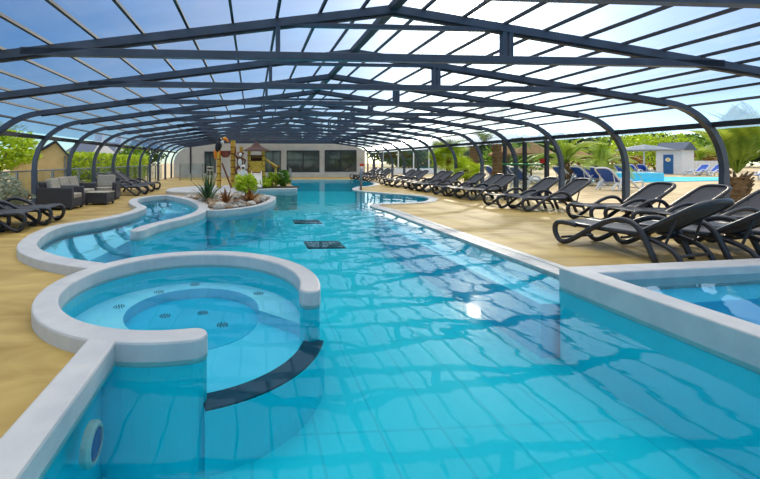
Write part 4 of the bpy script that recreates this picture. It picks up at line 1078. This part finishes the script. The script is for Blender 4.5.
# white fence right of the shed
a = WD(693, 42); b = WD(724, 42)
f = empty('picket_fence', (a.x, a.y, 0), -YAW, 'low white fence right of the shed', 'fence'); L_ = (b-a).length
m = MB()
for i in range(int(L_/.16)): m.box((i*.16, 0, .05), (i*.16+.11, .03, 1.35))
m.build('pickets', M['bwhite'], f); MB().box((0, .03, .4), (L_, .07, .5)).box((0, .03, 1.05), (L_, .07, 1.15)).build('rails', M['bwhite'], f)

# palms
p = WD(737, 12.3); palm((p.x, p.y, 0), .95, .26, 2.6, 26, M['leaf_palm'], 'big palm with shaggy short trunk at the right edge', 1, wleaf=.5, ups=(30, 45, 60, 72, 80))
p = WD(601, 24); palm((p.x, p.y, 0), 1.0, .3, 3.0, 26, M['leaf_palm'], 'palm with arching fronds between the right arches, the taller', 2, wleaf=.55)
p = WD(566, 22); palm((p.x, p.y, 0), 1.2, .28, 2.9, 24, M['leaf_palm'], 'palm with arching fronds just right of the glass door', 3, wleaf=.5)
p = WD(700, 48); palm((p.x, p.y, 0), 1.2, .3, 3.0, 22, M['leaf_palm'], 'small distant palm right of the white shed', 4, wleaf=.6)
p = WD(474, 25); palm((p.x, p.y, 0), 3.2, .26, 2.4, 20, M['leaf_green'], 'palm with tall bare trunk right of the fan palm', 5, wleaf=.45)
p = WD(448, 21.5); fan_palm((p.x, p.y, 0), 2.2, 1.15, 70, M['leaf_bright'], 'bright yellow-green fan palm outside the right side', 6)
p = WD(466, 18.5); fan_palm((p.x, p.y, 0), .9, .9, 34, M['leaf_yellow'], 'lower fan palm clump at the foot of the bright fan palm', 7)
p = WD(497, 19); palm((p.x, p.y, 0), 2.6, .2, 2.2, 16, M['leaf_green'], 'slender palm outside behind the left edge of the glass door', 8, wleaf=.4)
# thatched parasols
for px, zc, lab in ((531, 27, 'thatched parasol outside seen through the glass door'), (508, 30, 'thatched parasol outside left of the glass door'), (578, 45, 'distant thatched parasol behind the palms')):
    p = WD(px, zc); t = empty('thatched_parasol', (p.x, p.y, 0), label=lab, cat='parasol')
    MB().tube([(0, 0, 0), (0, 0, 2.4)], .06, 8).build('pole', M['bark'], t)
    MB().lathe([(1.35, 1.75), (1.38, 1.85), (.7, 2.25), (.08, 2.65), (.02, 2.75)], n=16).build('thatch_canopy', M['thatch'], t)
# shrubs and tree line
specs = [(655, 55, 6.5, 3.0, 'leaf_bright', 'bright green shrubs massed behind the white shed'), (695, 58, 5, 2.7, 'leaf_green', 'green shrubs behind the white fence'), (635, 60, 5, 2.8, 'leaf_bright', 'bright green shrubs behind the parasol'),
         (710, 52, 3.0, 1.3, 'leaf_bronze', 'brownish low shrub right of the white fence'), (610, 45, 4.0, 1.1, 'leaf_bronze', 'brownish shrubs behind the far blue loungers'),
         (512, 45, 4, 1.6, 'leaf_green', 'green shrubs behind the thatched parasols'), (418, 48, 3, 1.4, 'leaf_dark', 'dark shrubs beyond the far right arches')]
for i, (px, zc, rx, rz, mt, lab) in enumerate(specs):
    p = WD(px, zc); bush('shrub_mass', (p.x, p.y, 0), (rx, 2.2, rz), 1500, .28, M[mt], lab, 'shrubs', seed=40+i, trunk=.1)
tl = [(640, 90, 16, 7.6, 'broad dark tree behind the shed and parasol'), (705, 95, 14, 7.8, 'broad dark tree behind the right of the shed'), (560, 80, 12, 6.8, 'dark tree behind the palms and the glass door'), (500, 75, 10, 6.4, 'dark tree behind the slender palm'), (450, 80, 9, 6.2, 'dark tree behind the bright fan palm'), (405, 85, 8, 6, 'dark tree at the far right end of the hall'), (770, 80, 14, 7, 'dark tree beyond the right palm')]
for i, (px, zc, rx, h_, lab) in enumerate(tl):
    p = WD(px, zc); bush('dark_tree', (p.x, p.y, 0), (rx, 5, h_/2), 2600, .6, M['leaf_dark'], lab, 'tree', seed=60+i, trunk=.4, base=h_*.55)
# low white garden wall and pavilion beyond the far right side
a = WD(392, 40); f = empty('terrace_pavilion', (a.x, a.y, 0), 0, 'white-framed glazed pavilion beyond the far right arches', 'pavilion')
MB().box((-1, 0, 0), (9, 4, .5)).build('wall', M['bwhite'], f); MB().box((-1, 0, 2.5), (9, 4, 2.75)).build('roof', M['slate'], f)
for i in range(7): MB().box((-1+i*1.62, 0, .5), (-.9+i*1.62, .1, 2.5)).build('post', M['bwhite'], f)
MB().box((-1, .04, .5), (9, .06, 2.5)).build('pane', M['glass'], f)
